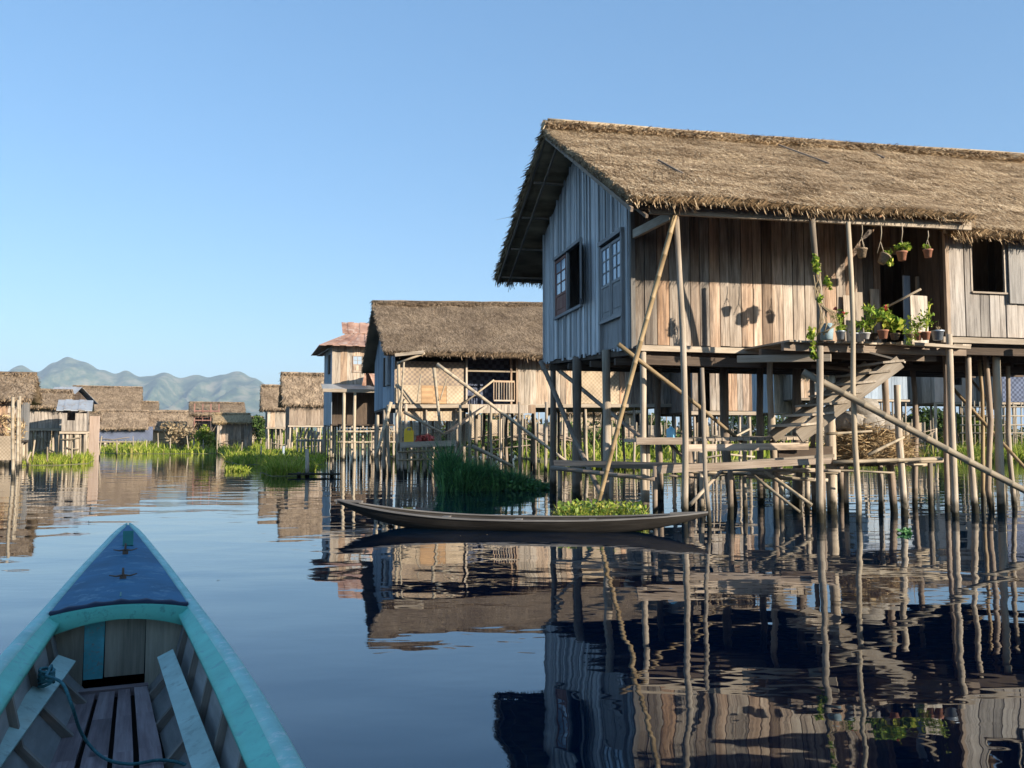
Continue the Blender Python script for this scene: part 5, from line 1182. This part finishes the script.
clump('water_hyacinth', 'small dark weed tuft on the water at the right-hand posts', 'plant', [((X(903, 12.2), 12.2, .02), (.12, .1, .05), 60, .07)], 'dark_leaf')
def bush(px, Y, zc, rx, rz, label, mat, n, s, cat='bush', trunk=True, name='bush', group=None):
    x = X(px, Y); o = thing(name, (x, Y, 0), label, cat, group)
    mb = MB()
    for k in range(9 if trunk else 4):
        e = Vector((x+random.uniform(-rx, rx)*.8, Y+random.uniform(-rx, rx)*.5, zc+random.uniform(-.2, .8)*rz)); mid = Vector((x+(e.x-x)*.35, Y, zc*.5)); mb.tube([(x, Y, -.1), mid, e], [.09*rz/1.5, .05, .015], 5)
        for j in range(4): mb.tube([mid.lerp(e, .3+.15*j), mid.lerp(e, .3+.15*j)+Vector((random.uniform(-.5, .5)*rx, random.uniform(-.3, .3), random.uniform(.1, .7)*rz))], [.03, .008], 4)
    mb.build('branches', 'dry_leaf' if mat == 'dry_leaf' else 'dark_post', o)
    mb = MB()
    for k in range(9):
        a = random.uniform(0, 6.28); rr = random.random()**.5*.62; c = (x+rx*rr*math.cos(a), Y+rx*.5*rr*math.sin(a), zc+rz*random.uniform(-.5, .6)); mb.quads(leaf_quads(ell(n//9, c, (rx*.42, rx*.35, rz*.38), .3), RNG.uniform(s*.6, s*1.4, n//9)))
    mb.build('foliage', mat, o); return o
bush(180, 92, 2.0, 2.2, 2.0, 'leafless tan bush standing in the reeds left of the reddish lattice hut', 'dry_leaf', 900, .35)
bush(206, 90, 1.4, 1.4, 1.7, 'tall light green bush growing before the reddish lattice hut', 'grass', 1600, .28)
bush(251, 118, 2.6, 2.6, 2.2, 'rounded green tree behind the gap left of the right-hand row of houses', 'tree_leaf', 1800, .4, cat='tree', name='tree', group='trees on the far bank')
bush(270, 150, 2.2, 3.6, 2.2, 'spreading dark tree far behind the smaller thatched house', 'tree_leaf', 1800, .5, cat='tree', name='tree', group='trees on the far bank')
for i, (px, Y, rx, rz, lab) in enumerate(((640, 95, 4, 2.6, 'tree behind the long house seen left of the corner post'), (760, 100, 4.2, 3, 'dark tree in the gap right of the brown plank hut'), (925, 72, 3.2, 2.6, 'loose green tree left of the pinkish house'), (890, 90, 4, 2.4, 'broad tree behind the blue-grey shed'), (965, 64, 2.2, 1.9, 'yellowish bush below the pinkish house'), (985, 60, 1.6, 1.5, 'small bush between the pinkish house and the bamboo fence'))):
    bush(px, Y, rz*.9, rx, rz, lab, 'tree_leaf' if i < 4 else 'grass', 2400, .4, cat='tree' if i < 4 else 'bush', name='tree' if i < 4 else 'bush')
# far tree belt under the hills
mb = MB(); k = 9000; y = RNG.uniform(230, 420, k); x = RNG.uniform(-1.0, 1.0, k)*y; hh = np.array([max(.3, 1+1.6*noise.noise(Vector((a*.02, b*.01, 5)))) for a, b in zip(x, y)])
mb.quads(leaf_quads(np.stack([x, y, RNG.random(k)*hh*3.2+.3], 1), RNG.uniform(1.2, 3.0, k), asp=.8)); tag(mb.build('far_thicket', 'tree_leaf'), 'low dark thicket on the far shore under the hills', kind='stuff')

k = 110; q = np.stack([RNG.uniform(-7, 9, k), RNG.uniform(5.5, 17, k), np.full(k, .004)], 1)
q = q[(q[:, 0] > -.1*q[:, 1]) | (RNG.random(k) > .6)]; mb = MB(); mb.quads(leaf_quads(q, RNG.uniform(.015, .05, len(q)), 40, .5)); tag(mb.build('floating_litter', 'straw'), 'scattered straws and leaves floating on the water', kind='stuff')
def scrub(name, label, xa, xb, Y, ztop_, n, mats, s=.3, d=5):
    px = RNG.uniform(xa, xb, n); y = Y+RNG.random(n)*d; x = (px-512)/F*y; hh = np.array([.65+.9*noise.noise(Vector((a*.22, 3.3, b*.1))) for a, b in zip(x, y)])
    pos = np.stack([x, y, RNG.random(n)**.8*ztop_*np.clip(hh, .25, 1.1)], 1); mb = MB(); mb.quads(leaf_quads(pos, RNG.uniform(s*.5, s*1.4, n), asp=.6)); tag(mb.build(name, mats), label, kind='stuff')
scrub('scrub', 'tangled brownish scrub behind the long thatched house', 385, 600, 66, 4.3, 12000, 'dry_leaf'); scrub('scrub', 'green scrub mixed with the brown behind the long thatched house', 385, 700, 63, 3.2, 8000, 'tree_leaf')
scrub('scrub', 'brown dry scrub on the far bank behind the big house', 590, 1100, 74, 4.6, 16000, 'dry_leaf'); scrub('scrub', 'green leafy scrub on the far bank behind the big house', 590, 1100, 70, 3.6, 14000, 'tree_leaf')
scrub('scrub', 'dry reed litter round the far huts of the left bank', 0, 300, 150, 3.5, 6000, 'dry_leaf', .7, 12)
# --- unseen house added behind the viewer to throw shade over the boat
s_ = Vector((.887, -.462, 0)); p_ = Vector((.462, .887, 0)); o_ = s_*9.0+p_*-4.5
fS = Fr(o_.x, o_.y, math.atan2(p_.y, p_.x))
stilt_house(fS, 10.6, 5.5, 2.4, 5.2, 5.2, 7.2, 'unseen thatched house added behind the viewer to shade the boat', og=.5, of=.8, posts=8, rows=2, dens=30)
